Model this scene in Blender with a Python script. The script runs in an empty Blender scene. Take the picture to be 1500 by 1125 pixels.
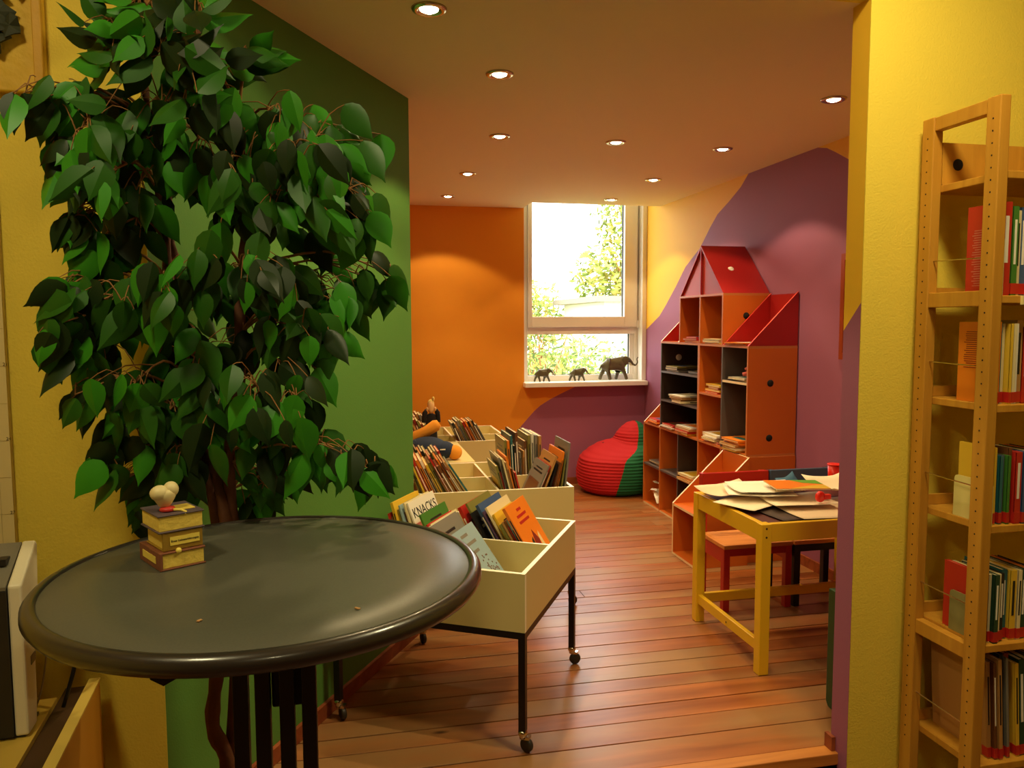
import bpy, bmesh, math, random
from mathutils import Vector, Matrix
random.seed(7)
scn = bpy.context.scene
COL = scn.collection
V3 = Vector
PI = math.pi

# ------------------------------------------------------------------ camera
F, CH = 1124.2, 1.45
yaw, pitch, roll = [math.radians(a) for a in (12.007, -4.561, -0.199)]
fw = V3((math.sin(yaw)*math.cos(pitch), math.cos(yaw)*math.cos(pitch), math.sin(pitch)))
rt = V3((math.cos(yaw), -math.sin(yaw), 0)); up = rt.cross(fw)
c_, s_ = math.cos(roll), math.sin(roll)
rt, up = c_*rt + s_*up, -s_*rt + c_*up
cd = bpy.data.cameras.new('camera'); cam = bpy.data.objects.new('camera', cd); COL.objects.link(cam)
cd.sensor_width = 36; cd.lens = F/1500*36; cd.clip_start = .02; cd.clip_end = 200
cam.matrix_world = Matrix(((rt.x, up.x, -fw.x, 0), (rt.y, up.y, -fw.y, 0), (rt.z, up.z, -fw.z, CH), (0, 0, 0, 1)))
scn.camera = cam

def ray(x, y): return rt*((x-750)/F) - up*((y-562.5)/F) + fw
def at_y(x, y, Y):                       # photo pixel -> point on the vertical plane at depth Y
    d = ray(x, y); return V3((0, 0, CH)) + d*(Y/d.y)
def at_z(x, y, z):
    d = ray(x, y); return V3((0, 0, CH)) + d*((z-CH)/d.z)

# ------------------------------------------------------------------ world, exposure
scn.view_settings.view_transform = 'Standard'; scn.view_settings.look = 'None'
scn.view_settings.gamma = 1; scn.view_settings.use_curve_mapping = False
scn.view_settings.exposure = -0.06
SPOT_POWER, SPOT_ANGLE, FRONT_POWER = 38.0, 114, 23.0
LIGHT_RGB, FRONT_RGB = (1.0, .76, .38), (1.0, .86, .47)
w = bpy.data.worlds.new('overcast_sky'); scn.world = w; w.use_nodes = True
bg = w.node_tree.nodes['Background']; bg.inputs[0].default_value = (1.0, .98, .95, 1); bg.inputs[1].default_value = 7.0
pl = bpy.data.lights.new('window_portal', 'AREA'); pl.shape = 'RECTANGLE'; pl.size = 1.2; pl.size_y = 2.0
pl.cycles.is_portal = True
po = bpy.data.objects.new('window_portal', pl); COL.objects.link(po); po.location = (2.06, 6.86, 1.85)
po.rotation_euler = (-PI/2, 0, 0)

# ------------------------------------------------------------------ materials
def lin(c):
    def f(u):
        u /= 255
        return u/12.92 if u <= .04045 else ((u+.055)/1.055)**2.4
    return (f(c[0]), f(c[1]), f(c[2]), 1)
MATS = {}
def mat(name, rgb, rough=.55, metal=0, noise=0, nscale=8, bump=0, bscale=120, spec=.5, emit=None, coat=0):
    if name in MATS: return MATS[name]
    m = bpy.data.materials.new(name); m.use_nodes = True; MATS[name] = m
    nt = m.node_tree; N = nt.nodes; L = nt.links; b = N['Principled BSDF']
    b.inputs['Base Color'].default_value = lin(rgb); b.inputs['Roughness'].default_value = rough
    b.inputs['Metallic'].default_value = metal; b.inputs['Specular IOR Level'].default_value = spec
    if coat: b.inputs['Coat Weight'].default_value = coat
    tc = N.new('ShaderNodeTexCoord') if (noise or bump) else None
    if noise:
        n = N.new('ShaderNodeTexNoise'); n.inputs['Scale'].default_value = nscale; n.inputs['Detail'].default_value = 5
        L.new(tc.outputs['Object'], n.inputs['Vector'])
        mx = N.new('ShaderNodeMix'); mx.data_type = 'RGBA'
        c = lin(rgb); mx.inputs[6].default_value = tuple(min(1, v*(1-noise)) for v in c[:3])+(1,)
        mx.inputs[7].default_value = tuple(min(1, v*(1+noise)) for v in c[:3])+(1,)
        L.new(n.outputs['Fac'], mx.inputs[0]); L.new(mx.outputs[2], b.inputs['Base Color'])
    if bump:
        n2 = N.new('ShaderNodeTexNoise'); n2.inputs['Scale'].default_value = bscale; n2.inputs['Detail'].default_value = 3
        L.new(tc.outputs['Object'], n2.inputs['Vector'])
        bp = N.new('ShaderNodeBump'); bp.inputs['Strength'].default_value = bump; bp.inputs['Distance'].default_value = .004
        L.new(n2.outputs['Fac'], bp.inputs['Height']); L.new(bp.outputs[0], b.inputs['Normal'])
    if emit:
        b.inputs['Emission Color'].default_value = (*emit[0], 1); b.inputs['Emission Strength'].default_value = emit[1]
    return m
def wood(name, rgb, dark, rough=.45, scale=(2, 30, 30), vary=.12, bump=.08, knots=False, stain=None):
    if name in MATS: return MATS[name]
    m = bpy.data.materials.new(name); m.use_nodes = True; MATS[name] = m
    nt = m.node_tree; N = nt.nodes; L = nt.links; b = N['Principled BSDF']; b.inputs['Roughness'].default_value = rough
    tc = N.new('ShaderNodeTexCoord'); mp = N.new('ShaderNodeMapping'); mp.inputs['Scale'].default_value = scale
    oi = N.new('ShaderNodeObjectInfo'); mul = N.new('ShaderNodeVectorMath'); mul.operation = 'SCALE'
    cmb = N.new('ShaderNodeCombineXYZ')
    for i in range(3): L.new(oi.outputs['Random'], cmb.inputs[i])
    mul.inputs[3].default_value = 37.0; L.new(cmb.outputs[0], mul.inputs[0]); L.new(mul.outputs[0], mp.inputs['Location'])
    L.new(tc.outputs['Object'], mp.inputs['Vector'])
    n = N.new('ShaderNodeTexNoise'); n.inputs['Scale'].default_value = 1; n.inputs['Detail'].default_value = 6; n.inputs['Distortion'].default_value = .6
    L.new(mp.outputs[0], n.inputs['Vector'])
    cr = N.new('ShaderNodeValToRGB'); cr.color_ramp.elements[0].position = .3; cr.color_ramp.elements[1].position = .68
    cr.color_ramp.elements[0].color = lin(dark); cr.color_ramp.elements[1].color = lin(rgb); L.new(n.outputs['Fac'], cr.inputs[0])
    hs = N.new('ShaderNodeHueSaturation'); mr = N.new('ShaderNodeMapRange'); mr.inputs[3].default_value = 1-vary; mr.inputs[4].default_value = 1+vary
    L.new(oi.outputs['Random'], mr.inputs[0]); L.new(mr.outputs[0], hs.inputs['Value']); L.new(cr.outputs[0], hs.inputs['Color'])
    out = hs.outputs[0]
    if stain:                                  # worn, greyed patches of the old varnish
        n3 = N.new('ShaderNodeTexNoise'); n3.inputs['Scale'].default_value = 1.0; n3.inputs['Detail'].default_value = 5
        mp3 = N.new('ShaderNodeMapping'); mp3.inputs['Scale'].default_value = (1.3, 3.5, 3.5)
        L.new(tc.outputs['Object'], mp3.inputs['Vector']); L.new(mul.outputs[0], mp3.inputs['Location']); L.new(mp3.outputs[0], n3.inputs['Vector'])
        cr3 = N.new('ShaderNodeValToRGB'); cr3.color_ramp.elements[0].position = .42; cr3.color_ramp.elements[1].position = .62
        L.new(n3.outputs['Fac'], cr3.inputs[0])
        mx = N.new('ShaderNodeMix'); mx.data_type = 'RGBA'; mx.inputs[7].default_value = lin(stain)
        sc = N.new('ShaderNodeMath'); sc.operation = 'MULTIPLY'; sc.inputs[1].default_value = .75
        L.new(cr3.outputs[0], sc.inputs[0]); L.new(sc.outputs[0], mx.inputs[0]); L.new(out, mx.inputs[6]); out = mx.outputs[2]
    if knots:
        vo = N.new('ShaderNodeTexVoronoi'); vo.inputs['Scale'].default_value = 1.0; mpv = N.new('ShaderNodeMapping'); mpv.inputs['Scale'].default_value = (2.2, 5.5, .01)
        L.new(tc.outputs['Object'], mpv.inputs['Vector']); L.new(mul.outputs[0], mpv.inputs['Location']); L.new(mpv.outputs[0], vo.inputs['Vector'])
        crv = N.new('ShaderNodeValToRGB'); crv.color_ramp.elements[0].position = .03; crv.color_ramp.elements[1].position = .085
        crv.color_ramp.elements[0].color = (1, 1, 1, 1); crv.color_ramp.elements[1].color = (0, 0, 0, 1); L.new(vo.outputs['Distance'], crv.inputs[0])
        mk = N.new('ShaderNodeMix'); mk.data_type = 'RGBA'; mk.inputs[7].default_value = lin((74, 38, 18)); L.new(crv.outputs[0], mk.inputs[0]); L.new(out, mk.inputs[6]); out = mk.outputs[2]
    L.new(out, b.inputs['Base Color'])
    bp = N.new('ShaderNodeBump'); bp.inputs['Strength'].default_value = bump; bp.inputs['Distance'].default_value = .003
    L.new(n.outputs['Fac'], bp.inputs['Height']); L.new(bp.outputs[0], b.inputs['Normal'])
    return m

M_YEL = mat('yellow_wall_paint', (236, 208, 72), .75, noise=.03, nscale=1.5, bump=.35, bscale=170)
M_ORA = mat('orange_wall_paint', (236, 152, 30), .7, bump=.12, bscale=200)
M_PUR = mat('purple_wall_paint', (158, 92, 124), .7, bump=.12, bscale=200)
M_GRE = mat('green_wall_paint', (86, 138, 54), .7, bump=.15, bscale=200)
M_AMB = mat('amber_wall_paint', (246, 190, 44), .7, bump=.12, bscale=200)
M_CEI = mat('ceiling_paint', (238, 218, 180), .8, bump=.05, bscale=90)
M_WHT = mat('white_lacquer', (240, 236, 226), .35)
M_CRM = mat('cream_laminate', (220, 202, 140), .4)
M_BEDGE = mat('spotlit_bin_edge', (250, 240, 214), .4)  # bin edges painted whiter, as if overlit by the spots
M_EDGE = mat('plywood_and_daylit_edge', (240, 214, 168), .45)  # pale edge colour; on castle sheds and low module it paints in daylight
M_BLK = mat('black_steel', (22, 19, 18), .4, spec=.4)
M_CHR = mat('chrome', (205, 195, 175), .18, 1)
M_PLANK = wood('worn_pine_plank', (176, 104, 52), (136, 74, 34), .32, (1.4, 14, 14), .13, .1, knots=True, stain=(150, 116, 76))
M_NOSE = wood('step_nosing_wood', (206, 134, 62), (170, 98, 40), .4, (2, 20, 20), .05, .05)
M_BASE = wood('baseboard_wood', (160, 82, 44), (128, 58, 28), .45, (2, 20, 20), .05, .05)
M_BEECH = wood('beech_wood', (206, 148, 50), (188, 128, 38), .45, (30, 30, 2), .05, .04)
M_YLAC = mat('yellow_lacquer', (226, 178, 30), .35)
M_ORAP = mat('orange_panel', (204, 102, 30), .42)
M_REDP = mat('red_panel', (162, 26, 26), .4)
M_DARK = mat('dark_brown_panel', (58, 42, 36), .5)
M_GREY = mat('grey_panel', (92, 82, 78), .5)
M_RED = mat('red_lacquer', (178, 34, 28), .35)
M_BLUE = mat('blue_grey_lacquer', (66, 86, 112), .4)
M_NAVY = mat('black_blue_lacquer', (26, 28, 36), .4)
M_SEAT = wood('seat_plywood', (226, 150, 78), (206, 126, 58), .4, (2, 18, 18), .04, .03)
M_PAGE = mat('book_pages', (244, 228, 188), .8)
M_PAPER = mat('white_paper', (244, 234, 216), .8)
M_INK = mat('black_print', (28, 24, 22), .7)

# ------------------------------------------------------------------ mesh helpers
class MB:
    def __init__(s): s.v = []; s.f = []; s.m = []; s.M = Matrix()
    def add(s, vs, fs, m=0):
        o = len(s.v); s.v += [tuple(s.M @ V3(p)) for p in vs]
        for f in fs: s.f.append(tuple(i+o for i in f)); s.m.append(m)
    def box(s, x0, x1, y0, y1, z0, z1, m=0, edge=None):
        vs = [(x, y, z) for x in (x0, x1) for y in (y0, y1) for z in (z0, z1)]
        fs = [(0, 1, 3, 2), (4, 6, 7, 5), (0, 4, 5, 1), (2, 3, 7, 6), (0, 2, 6, 4), (1, 5, 7, 3)]
        d = (x1-x0, y1-y0, z1-z0); thin = d.index(min(d))
        o = len(s.v); s.v += [tuple(s.M @ V3(p)) for p in vs]
        for k, f in enumerate(fs):
            s.f.append(tuple(i+o for i in f)); s.m.append(m if (edge is None or k//2 == thin) else edge)
        return s
    def prism(s, pts, d, m=0, edge=None):        # planar polygon pts (3D) extruded by vector d
        n = len(pts); d = V3(d); vs = [V3(p) for p in pts]; vs = vs + [p+d for p in vs]
        s.add(vs, [tuple(range(n-1, -1, -1)), tuple(range(n, 2*n))], m)
        o = len(s.v)-2*n
        for i in range(n):
            j = (i+1) % n; s.f.append((o+i, o+j, o+n+j, o+n+i)); s.m.append(m if edge is None else edge)
        return s
    def tube(s, pts, rad, n=6, m=0, cap=True):
        pts = [V3(p) for p in pts]; k = len(pts)
        if not isinstance(rad, (list, tuple)): rad = [rad]*k
        o = len(s.v); ref = None
        for i, p in enumerate(pts):
            t = (pts[min(i+1, k-1)]-pts[max(i-1, 0)])
            if t.length < 1e-9: t = V3((0, 0, 1))
            t.normalize()
            if ref is None: ref = V3((1, 0, 0)) if abs(t.x) < .8 else V3((0, 1, 0))
            a = t.cross(ref).normalized(); b = t.cross(a).normalized(); ref = b.cross(t) if False else ref
            for q in range(n):
                an = 2*PI*q/n; s.v.append(tuple(s.M @ (p + rad[i]*(math.cos(an)*a+math.sin(an)*b))))
        for i in range(k-1):
            for q in range(n):
                r = (q+1) % n
                s.f.append((o+i*n+q, o+i*n+r, o+(i+1)*n+r, o+(i+1)*n+q)); s.m.append(m)
        if cap:
            s.f.append(tuple(o+q for q in range(n-1, -1, -1))); s.m.append(m)
            s.f.append(tuple(o+(k-1)*n+q for q in range(n))); s.m.append(m)
        return s
    def lathe(s, prof, n=24, c=(0, 0, 0), m=0, sx=1, sy=1):
        o = len(s.v); c = V3(c); k = len(prof)
        for r, z in prof:
            for q in range(n):
                a = 2*PI*q/n; s.v.append(tuple(s.M @ (c+V3((r*math.cos(a)*sx, r*math.sin(a)*sy, z)))))
        for i in range(k-1):
            for q in range(n):
                r_ = (q+1) % n; s.f.append((o+i*n+q, o+i*n+r_, o+(i+1)*n+r_, o+(i+1)*n+q)); s.m.append(m)
        if prof[0][0] > 1e-6: s.f.append(tuple(o+q for q in range(n-1, -1, -1))); s.m.append(m)
        if prof[-1][0] > 1e-6: s.f.append(tuple(o+(k-1)*n+q for q in range(n))); s.m.append(m)
        return s
    def ball(s, c, r, n=12, m=0, k=8):
        if not isinstance(r, (tuple, list)): r = (r, r, r)
        prof = [(max(1e-5, math.sin(PI*i/k)), -math.cos(PI*i/k)*r[2]) for i in range(k+1)]
        return s.lathe(prof, n, c, m, r[0], r[1])
    def build(s, name, mats, parent=None, smooth=False, bevel=0):
        me = bpy.data.meshes.new(name); me.from_pydata(s.v, [], s.f)
        if not isinstance(mats, (list, tuple)): mats = [mats]
        for x in mats: me.materials.append(x)
        me.polygons.foreach_set('material_index', s.m)
        if smooth: me.polygons.foreach_set('use_smooth', [True]*len(me.polygons))
        bm = bmesh.new(); bm.from_mesh(me); bmesh.ops.recalc_face_normals(bm, faces=bm.faces); bm.to_mesh(me); bm.free()
        me.update()
        o = bpy.data.objects.new(name, me); COL.objects.link(o)
        if parent: o.parent = parent
        if bevel:
            md = o.modifiers.new('bevel', 'BEVEL'); md.width = bevel; md.segments = 2; md.limit_method = 'ANGLE'
        return o
def B(*a, m=0, edge=None): return MB().box(*a, m=m, edge=edge)
def tag(o, label, cat, group=None):
    o['label'] = label; o['category'] = cat
    if group: o['group'] = group
    return o
def thing(name, label, cat, loc=(0, 0, 0), rz=0, group=None):
    o = bpy.data.objects.new(name, None); COL.objects.link(o); o.location = loc; o.rotation_euler = (0, 0, rz)
    o.empty_display_size = .05
    return tag(o, label, cat, group)
def struct(o): o['kind'] = 'structure'; return o
def copy_tree(o, parent=None):
    c = o.copy(); COL.objects.link(c); c.parent = parent
    for ch in list(o.children): copy_tree(ch, c)
    return c
TXT = {}
def text(s, size, m, parent, matrix, name='lettering', bold=0):
    key = (s, size, bold)
    if key not in TXT:
        cu = bpy.data.curves.new('t', 'FONT'); cu.body = s; cu.size = size; cu.extrude = .0003; cu.offset = bold
        cu.align_x = 'CENTER'; cu.align_y = 'CENTER'; cu.resolution_u = 3
        ob = bpy.data.objects.new('t', cu); COL.objects.link(ob)
        dg = bpy.context.evaluated_depsgraph_get(); me = bpy.data.meshes.new_from_object(ob.evaluated_get(dg))
        bpy.data.objects.remove(ob); bpy.data.curves.remove(cu); TXT[key] = me
    me = TXT[key].copy(); me.materials.clear(); me.materials.append(m)
    o = bpy.data.objects.new(name, me); COL.objects.link(o); o.parent = parent; o.matrix_local = matrix
    return o
def frame_m(origin, x, y):
    x = V3(x).normalized(); y = V3(y).normalized(); z = x.cross(y)
    return Matrix(((x.x, y.x, z.x, origin[0]), (x.y, y.y, z.y, origin[1]), (x.z, y.z, z.z, origin[2]), (0, 0, 0, 1)))

# ================================================================== STRUCTURE
XR, YB, ZC, LOW, YF = 2.64, 6.58, 2.44, -.15, 2.15
# raised floor of single planks
fl = struct(MB().box(-.9, XR, 2.2, YB, -.1, -.022).build('floor', mat('gap_dark_wood', (34, 17, 9), .9)))  # dark subfloor wood, seen as dark gaps between the planks
cuts = [2.25, 2.412, 2.542, 2.65, 2.77, 2.868, 2.985, 3.086, 3.2]
while cuts[-1] < YB-.14: cuts.append(cuts[-1]+random.choice((.105, .118, .128, .14)))
cuts.append(YB)
rp = random.Random(3)
for i in range(len(cuts)-1):
    xs = [-.9, XR] if (rp.random() < .8 or cuts[i] < 3.3) else [-.9, rp.uniform(.3, 2.2), XR]
    for a, b in zip(xs, xs[1:]):
        h = rp.uniform(-.0012, 0)
        cx, cy = (a+b)/2, (cuts[i]+cuts[i+1])/2
        o = B(a+.001-cx, b-.001-cx, cuts[i]+.0026-cy, cuts[i+1]-.0026-cy, -.022, h).build('plank', M_PLANK, fl, bevel=.0012); o.location = (cx, cy, 0)
struct(B(-.5, 1.62, 2.195, 2.25, -.04, .001).build('trim_1', M_NOSE, bevel=.003))
struct(B(-.5, 1.62, 2.2, 2.23, LOW, -.04).build('trim_2', M_NOSE))
struct(B(-2.6, 3.4, -2.6, 2.2, LOW-.06, LOW).build('floor_lower', wood('lower_floor_wood', (112, 66, 36), (88, 48, 24), .5)))

def split_wall(name, pts, z0, z1, fix, axis, m_low, m_up, parent=None):
    """wall sheet; pts = [(s, z_boundary)]; axis 'x': wall runs along X at y=fix, 'y': runs along Y at x=fix"""
    mb = MB()
    P = (lambda s, z: (s, fix, z)) if axis == 'x' else (lambda s, z: (fix, s, z))
    for (a, za), (b, zb) in zip(pts, pts[1:]):
        za, zb = [min(max(q, z0), z1) for q in (za, zb)]
        if max(za, zb) > z0+1e-4: mb.add([P(a, z0), P(b, z0), P(b, zb), P(a, za)], [(0, 1, 2, 3)], 0)
        if min(za, zb) < z1-1e-4: mb.add([P(a, za), P(b, zb), P(b, z1), P(a, z1)], [(0, 1, 2, 3)], 1)
    o = mb.build(name, [m_low, m_up], parent)
    return struct(o) if not parent else o
# right wall of the reading room: purple hill under amber sky
RW = [(2.24, 1.41), (2.8, 1.7), (3.4, 2.12), (3.738, 2.324), (3.841, 2.379), (3.92, 2.418), (4.007, 2.44), (4.781, 2.442), (4.886, 2.368),
      (5.047, 2.296), (5.219, 2.23), (5.334, 2.148), (5.496, 2.013), (5.751, 1.889), (5.929, 1.743), (6.126, 1.596), (6.262, 1.505), (6.596, 1.37), (6.8, 1.29)]
split_wall('wall_right', RW, -.02, 2.8, XR, 'y', M_PUR, M_AMB)
struct(B(XR+.001, XR+.1, 2.24, 6.85, -.1, 2.9).build('wall_right_core', M_PUR))
# back wall (orange with a purple hill) around the window opening
wb = split_wall('wall_back', [(-.9, -.02), (1.2, -.02), (1.3, .25), (1.432, .482), (1.51, .57)], -.02, 2.8, YB, 'x', M_PUR, M_ORA)
split_wall('wall_sill', [(1.51, .57), (1.551, .616), (1.6, .668), (1.657, .717), (1.75, .772), (1.85, .82), (1.953, .866), (2.0, .885), (XR, .885)], -.02, .885, YB, 'x', M_PUR, M_ORA, wb)
B(-.9, 1.51, YB+.001, 6.85, -.02, 2.9).build('core', M_WHT, wb)
B(1.51, XR, YB+.001, 6.85, -.02, .884).build('core', M_WHT, wb)
# diagonal green wall, yellow walls of the front room, pillar wall with two-tone jamb
gu = V3((.504, .864, 0)); gn = V3((.864, -.504, 0)); gA = V3((.28, 3.5, 0)); gB = V3((-.503, 2.152, 0))
struct(MB().prism([gB+V3((0, 0, LOW)), gA+V3((0, 0, LOW)), gA+V3((0, 0, ZC)), gB+V3((0, 0, ZC))], -gn*.09).build('wall_green', M_GRE))
struct(MB().prism([gB+gn*.001+gu*.07, gA+gn*.001, gA+gn*.016, gB+gn*.016+gu*.07], (0, 0, .055)).build('baseboard_green', M_BASE))
struct(B(-2.6, -.503, YF, YF+.1, LOW, 3.0).build('wall_left', M_YEL))
wf = struct(B(1.586, 3.4, YF, 2.235, LOW, 3.0).build('wall_front', M_YEL))
jm = MB(); jx = 1.585
jm.add([(jx, YF, LOW), (jx, 2.236, LOW), (jx, 2.236, 1.42), (jx, YF+.002, 1.51)], [(0, 1, 2, 3)], 0)
jm.add([(jx, YF+.002, 1.51), (jx, 2.236, 1.42), (jx, 2.236, ZC), (jx, YF+.002, ZC)], [(0, 1, 2, 3)], 1)
jm.add([(jx, 2.236, LOW), (XR, 2.236, LOW), (XR, 2.236, ZC), (jx, 2.236, ZC)], [(0, 1, 2, 3)], 0)
jm.build('jamb', [M_PUR, M_AMB], wf)
struct(B(1.57, 1.584, 2.21, 2.25, 0, .05).build('baseboard_jamb', M_BASE))
struct(B(-.503, 1.586, YF, 2.2, ZC, 3.0).build('wall_header', M_YEL))
struct(B(-.95, -.9, 2.2, 6.85, -.1, 2.5).build('wall_far_left', M_ORA))
struct(B(-.9, -.5, 2.22, 2.24, -.1, 2.5).build('wall_behind_green', M_ORA))
struct(B(-.9, 1.5, YB-.015, YB-.001, 0, .06).build('baseboard_back', M_BASE)); 
struct(B(1.5, XR-.016, YB-.015, YB-.001, 0, .06).build('baseboard_sill', M_BASE))
struct(B(XR-.015, XR-.001, 2.26, YB-.02, 0, .06).build('baseboard_right', M_BASE))
# dropped ceiling with a notch in front of the window
struct(B(-.9, XR, 2.2, 6.27, ZC, ZC+.05).build('ceiling', M_CEI))
struct(B(-.9, 1.5, 6.271, YB, ZC, ZC+.05).build('ceiling_strip', M_CEI))
struct(B(1.5, XR, 6.25, 6.27, ZC+.051, 2.8).build('trim_3', M_CEI)); struct(B(1.48, 1.5, 6.271, YB, ZC+.051, 2.8).build('trim_4', M_CEI))  # unseen boards added to close the void above the slab to window light
struct(B(1.48, XR, 6.25, 6.85, 2.8, 2.85).build('ceiling_notch', M_CEI))
# front room shell behind the camera
struct(B(-2.6, 3.4, -2.6, YF, 3.0, 3.06).build('ceiling_front', M_CEI))
struct(B(-2.66, -2.6, -2.6, YF+.1, LOW, 3.0).build('wall_front_left', M_YEL))
struct(B(3.4, 3.46, -2.6, YF+.1, LOW, 3.0).build('wall_front_right', M_YEL))
struct(B(-2.6, 3.4, -2.66, -2.6, LOW, 3.0).build('wall_front_rear', mat('low_bounce_brown', (122, 92, 60), .8)))  # unseen rear wall, its brown set to cut bounced light

# window
win = bpy.data.objects.new('window_1', None); COL.objects.link(win); struct(win)
WY = 6.70
fr = MB()
fr.box(1.512, 1.562, WY-.03, WY+.05, .925, 2.8); fr.box(2.565, 2.639, WY-.03, WY+.05, .925, 2.8)
fr.box(1.562, 2.565, WY-.03, WY+.05, .925, .978); fr.box(1.562, 2.565, WY-.03, WY+.05, 1.345, 1.41)
fr.box(2.525, 2.565, WY-.02, WY+.05, .978, 1.345)
fr.build('window_frame', M_WHT, win, bevel=.003)
sa = MB()
sa.box(1.563, 1.6, WY-.055, WY+.03, 1.41, 2.8); sa.box(2.462, 2.585, WY-.055, WY+.03, 1.41, 2.8); sa.box(1.6, 2.462, WY-.055, WY+.03, 1.41, 1.503)
sa.build('sash_frame', M_WHT, win, bevel=.004)
ru = MB()
ru.box(2.455, 2.463, WY-.01, WY+.01, 1.503, 2.8); ru.box(2.517, 2.526, WY-.005, WY+.01, .978, 1.345); ru.box(1.562, 2.525, WY-.005, WY+.01, .974, .982)
ru.build('rubber_seal', mat('dark_rubber', (40, 38, 36), .6), win)
mg = bpy.data.materials.new('window_glass'); mg.use_nodes = True
nt = mg.node_tree; nt.nodes.remove(nt.nodes['Principled BSDF'])
tr = nt.nodes.new('ShaderNodeBsdfTransparent'); gl = nt.nodes.new('ShaderNodeBsdfGlossy'); gl.inputs['Roughness'].default_value = .02
mxs = nt.nodes.new('ShaderNodeMixShader'); mxs.inputs[0].default_value = .05
nt.links.new(tr.outputs[0], mxs.inputs[1]); nt.links.new(gl.outputs[0], mxs.inputs[2]); nt.links.new(mxs.outputs[0], nt.nodes['Material Output'].inputs[0])
MB().add([(1.6, WY, 1.503), (2.462, WY, 1.503), (2.462, WY, 2.8), (1.6, WY, 2.8)], [(0, 1, 2, 3)])
g1 = B(1.6, 2.457, WY-.003, WY+.003, 1.503, 2.8).build('pane', mg, win)
g2 = B(1.562, 2.52, WY-.003, WY+.003, .978, 1.345).build('pane', mg, win)
B(2.585, 2.605, WY-.07, WY-.055, 1.40, 1.47).build('hinge', M_WHT, win)
B(1.5, 2.632, 6.485, 6.67, .885, .925).build('window_sill', M_WHT, win, bevel=.004)
struct(B(2.6, 2.639, YB-.02, 6.66, .927, 2.8).build('trim_5', M_WHT))

# ------------------------------------------------------------------ downlights
M_BULB = mat('bulb_glow', (255, 240, 210), .3, emit=((1, .86, .62), 30))
LP = [(.27, 2.51, 'over the front book bin, closest to the header'), (.611, 3.09, 'between the front book bin and the green wall corner'),
      (.807, 4.09, 'above the middle book bin'), (1.461, 4.10, 'above the open plank floor'), (2.12, 4.14, 'above the low slanted shelf module'),
      (2.138, 3.136, "above the children's yellow table"), (.797, 5.139, 'above the low cream table'), (2.097, 5.11, 'above the castle shelf'),
      (.783, 6.065, 'above the bin at the orange wall'), (2.095, 5.986, 'right in front of the window notch')]
def downlight(i, x, y, where):
    t = thing('downlight', 'round chrome recessed ceiling downlight ' + where, 'ceiling light', (x, y, ZC), 0, 'recessed downlights in the dropped ceiling')
    MB().lathe([(.030, -.001), (.036, -.007), (.046, -.009), (.054, -.006), (.057, -.0005), (.03, -.0005)], 32).build('ring', M_CHR, t, True)
    MB().lathe([(.001, -.012), (.018, -.010), (.029, -.0045), (.0295, -.001)], 24).build('bulb', M_BULB, t, True)
    for en, ang, bl in ((SPOT_POWER*.52, SPOT_ANGLE, .22), (SPOT_POWER*.75, 84, .9)):     # spill and core of the halogen beam
        ld = bpy.data.lights.new('downlight_lamp', 'SPOT'); ld.energy = en; ld.color = LIGHT_RGB
        ld.spot_size = math.radians(ang); ld.spot_blend = bl; ld.shadow_soft_size = .02
        lo = bpy.data.objects.new('downlight_lamp', ld); COL.objects.link(lo); lo.parent = t; lo.location = (0, 0, -.045)
for i, (x, y, wh) in enumerate(LP): downlight(i, x, y, wh)
# pendant globes of the front room, behind the camera
M_GLOBE = mat('opal_glass_glow', (255, 240, 210), .3, emit=((1, .8, .5), 2.5))
for x, y, wh, en in ((-.9, .7, 'nearest the printer desk', .9), (1.3, 1.35, 'nearest the wooden bookcase', 1.25), (.2, -1.4, 'near the rear wall', .5)):
    t = thing('ceiling_lamp', 'flat opal glass ceiling lamp of the front room, ' + wh, 'ceiling light', (x, y, 3.0), 0, 'front room ceiling lamps')
    MB().lathe([(.001, -.09), (.1, -.08), (.16, -.05), (.18, -.02)], 28).build('shade', M_GLOBE, t, True)
    MB().lathe([(.19, -.02), (.19, 0), (.02, 0)], 28).build('base', M_WHT, t, True)
    ld = bpy.data.lights.new('ceiling_lamp_light', 'AREA'); ld.shape = 'DISK'; ld.size = .34; ld.energy = FRONT_POWER*en; ld.color = FRONT_RGB
    lo = bpy.data.objects.new('ceiling_lamp_light', ld); COL.objects.link(lo); lo.parent = t; lo.location = (0, 0, -.1)

# ================================================================== FURNITURE
# ---- bistro table
TX, TY, TZ = -.164, 1.572, .963
tb = thing('standing_table', 'round dark grey standing table with black folding legs', 'table', (TX, TY, LOW))
H = TZ-LOW
M_TOP = mat('speckled_grey_tabletop', (86, 86, 74), .38, noise=.22, nscale=260, spec=.5)
M_RIM = mat('dark_grey_rim', (48, 42, 36), .28, coat=.3)
MB().lathe([(.001, H-.03), (.398, H-.03), (.4, H-.004), (.398, H-.0015), (.3, H), (.001, H)], 96).build('tabletop', M_TOP, tb, True)
MB().lathe([(.38, H-.034), (.405, H-.036), (.418, H-.031), (.425, H-.02), (.424, H-.008), (.417, H-.0005), (.409, H+.0025), (.402, H+.001), (.3985, H-.003), (.3985, H-.03), (.38, H-.034)], 96).build('rim', M_RIM, tb, True)
for x in (-.225, -.183, -.136, -.0925):
    B(x-TX-.0145, x-TX+.0145, -.02, .012, .09, H-.035).build('leg', M_BLK, tb, bevel=.002)
for sx in (-1, 1):
    for sy in (-1, 1):
        MB().tube([(sx*.06, sy*.03, .14), (sx*.2, sy*.2, .05), (sx*.29, sy*.29, .012)], [.016, .014, .012], 6).build('foot', M_BLK, tb)
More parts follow.
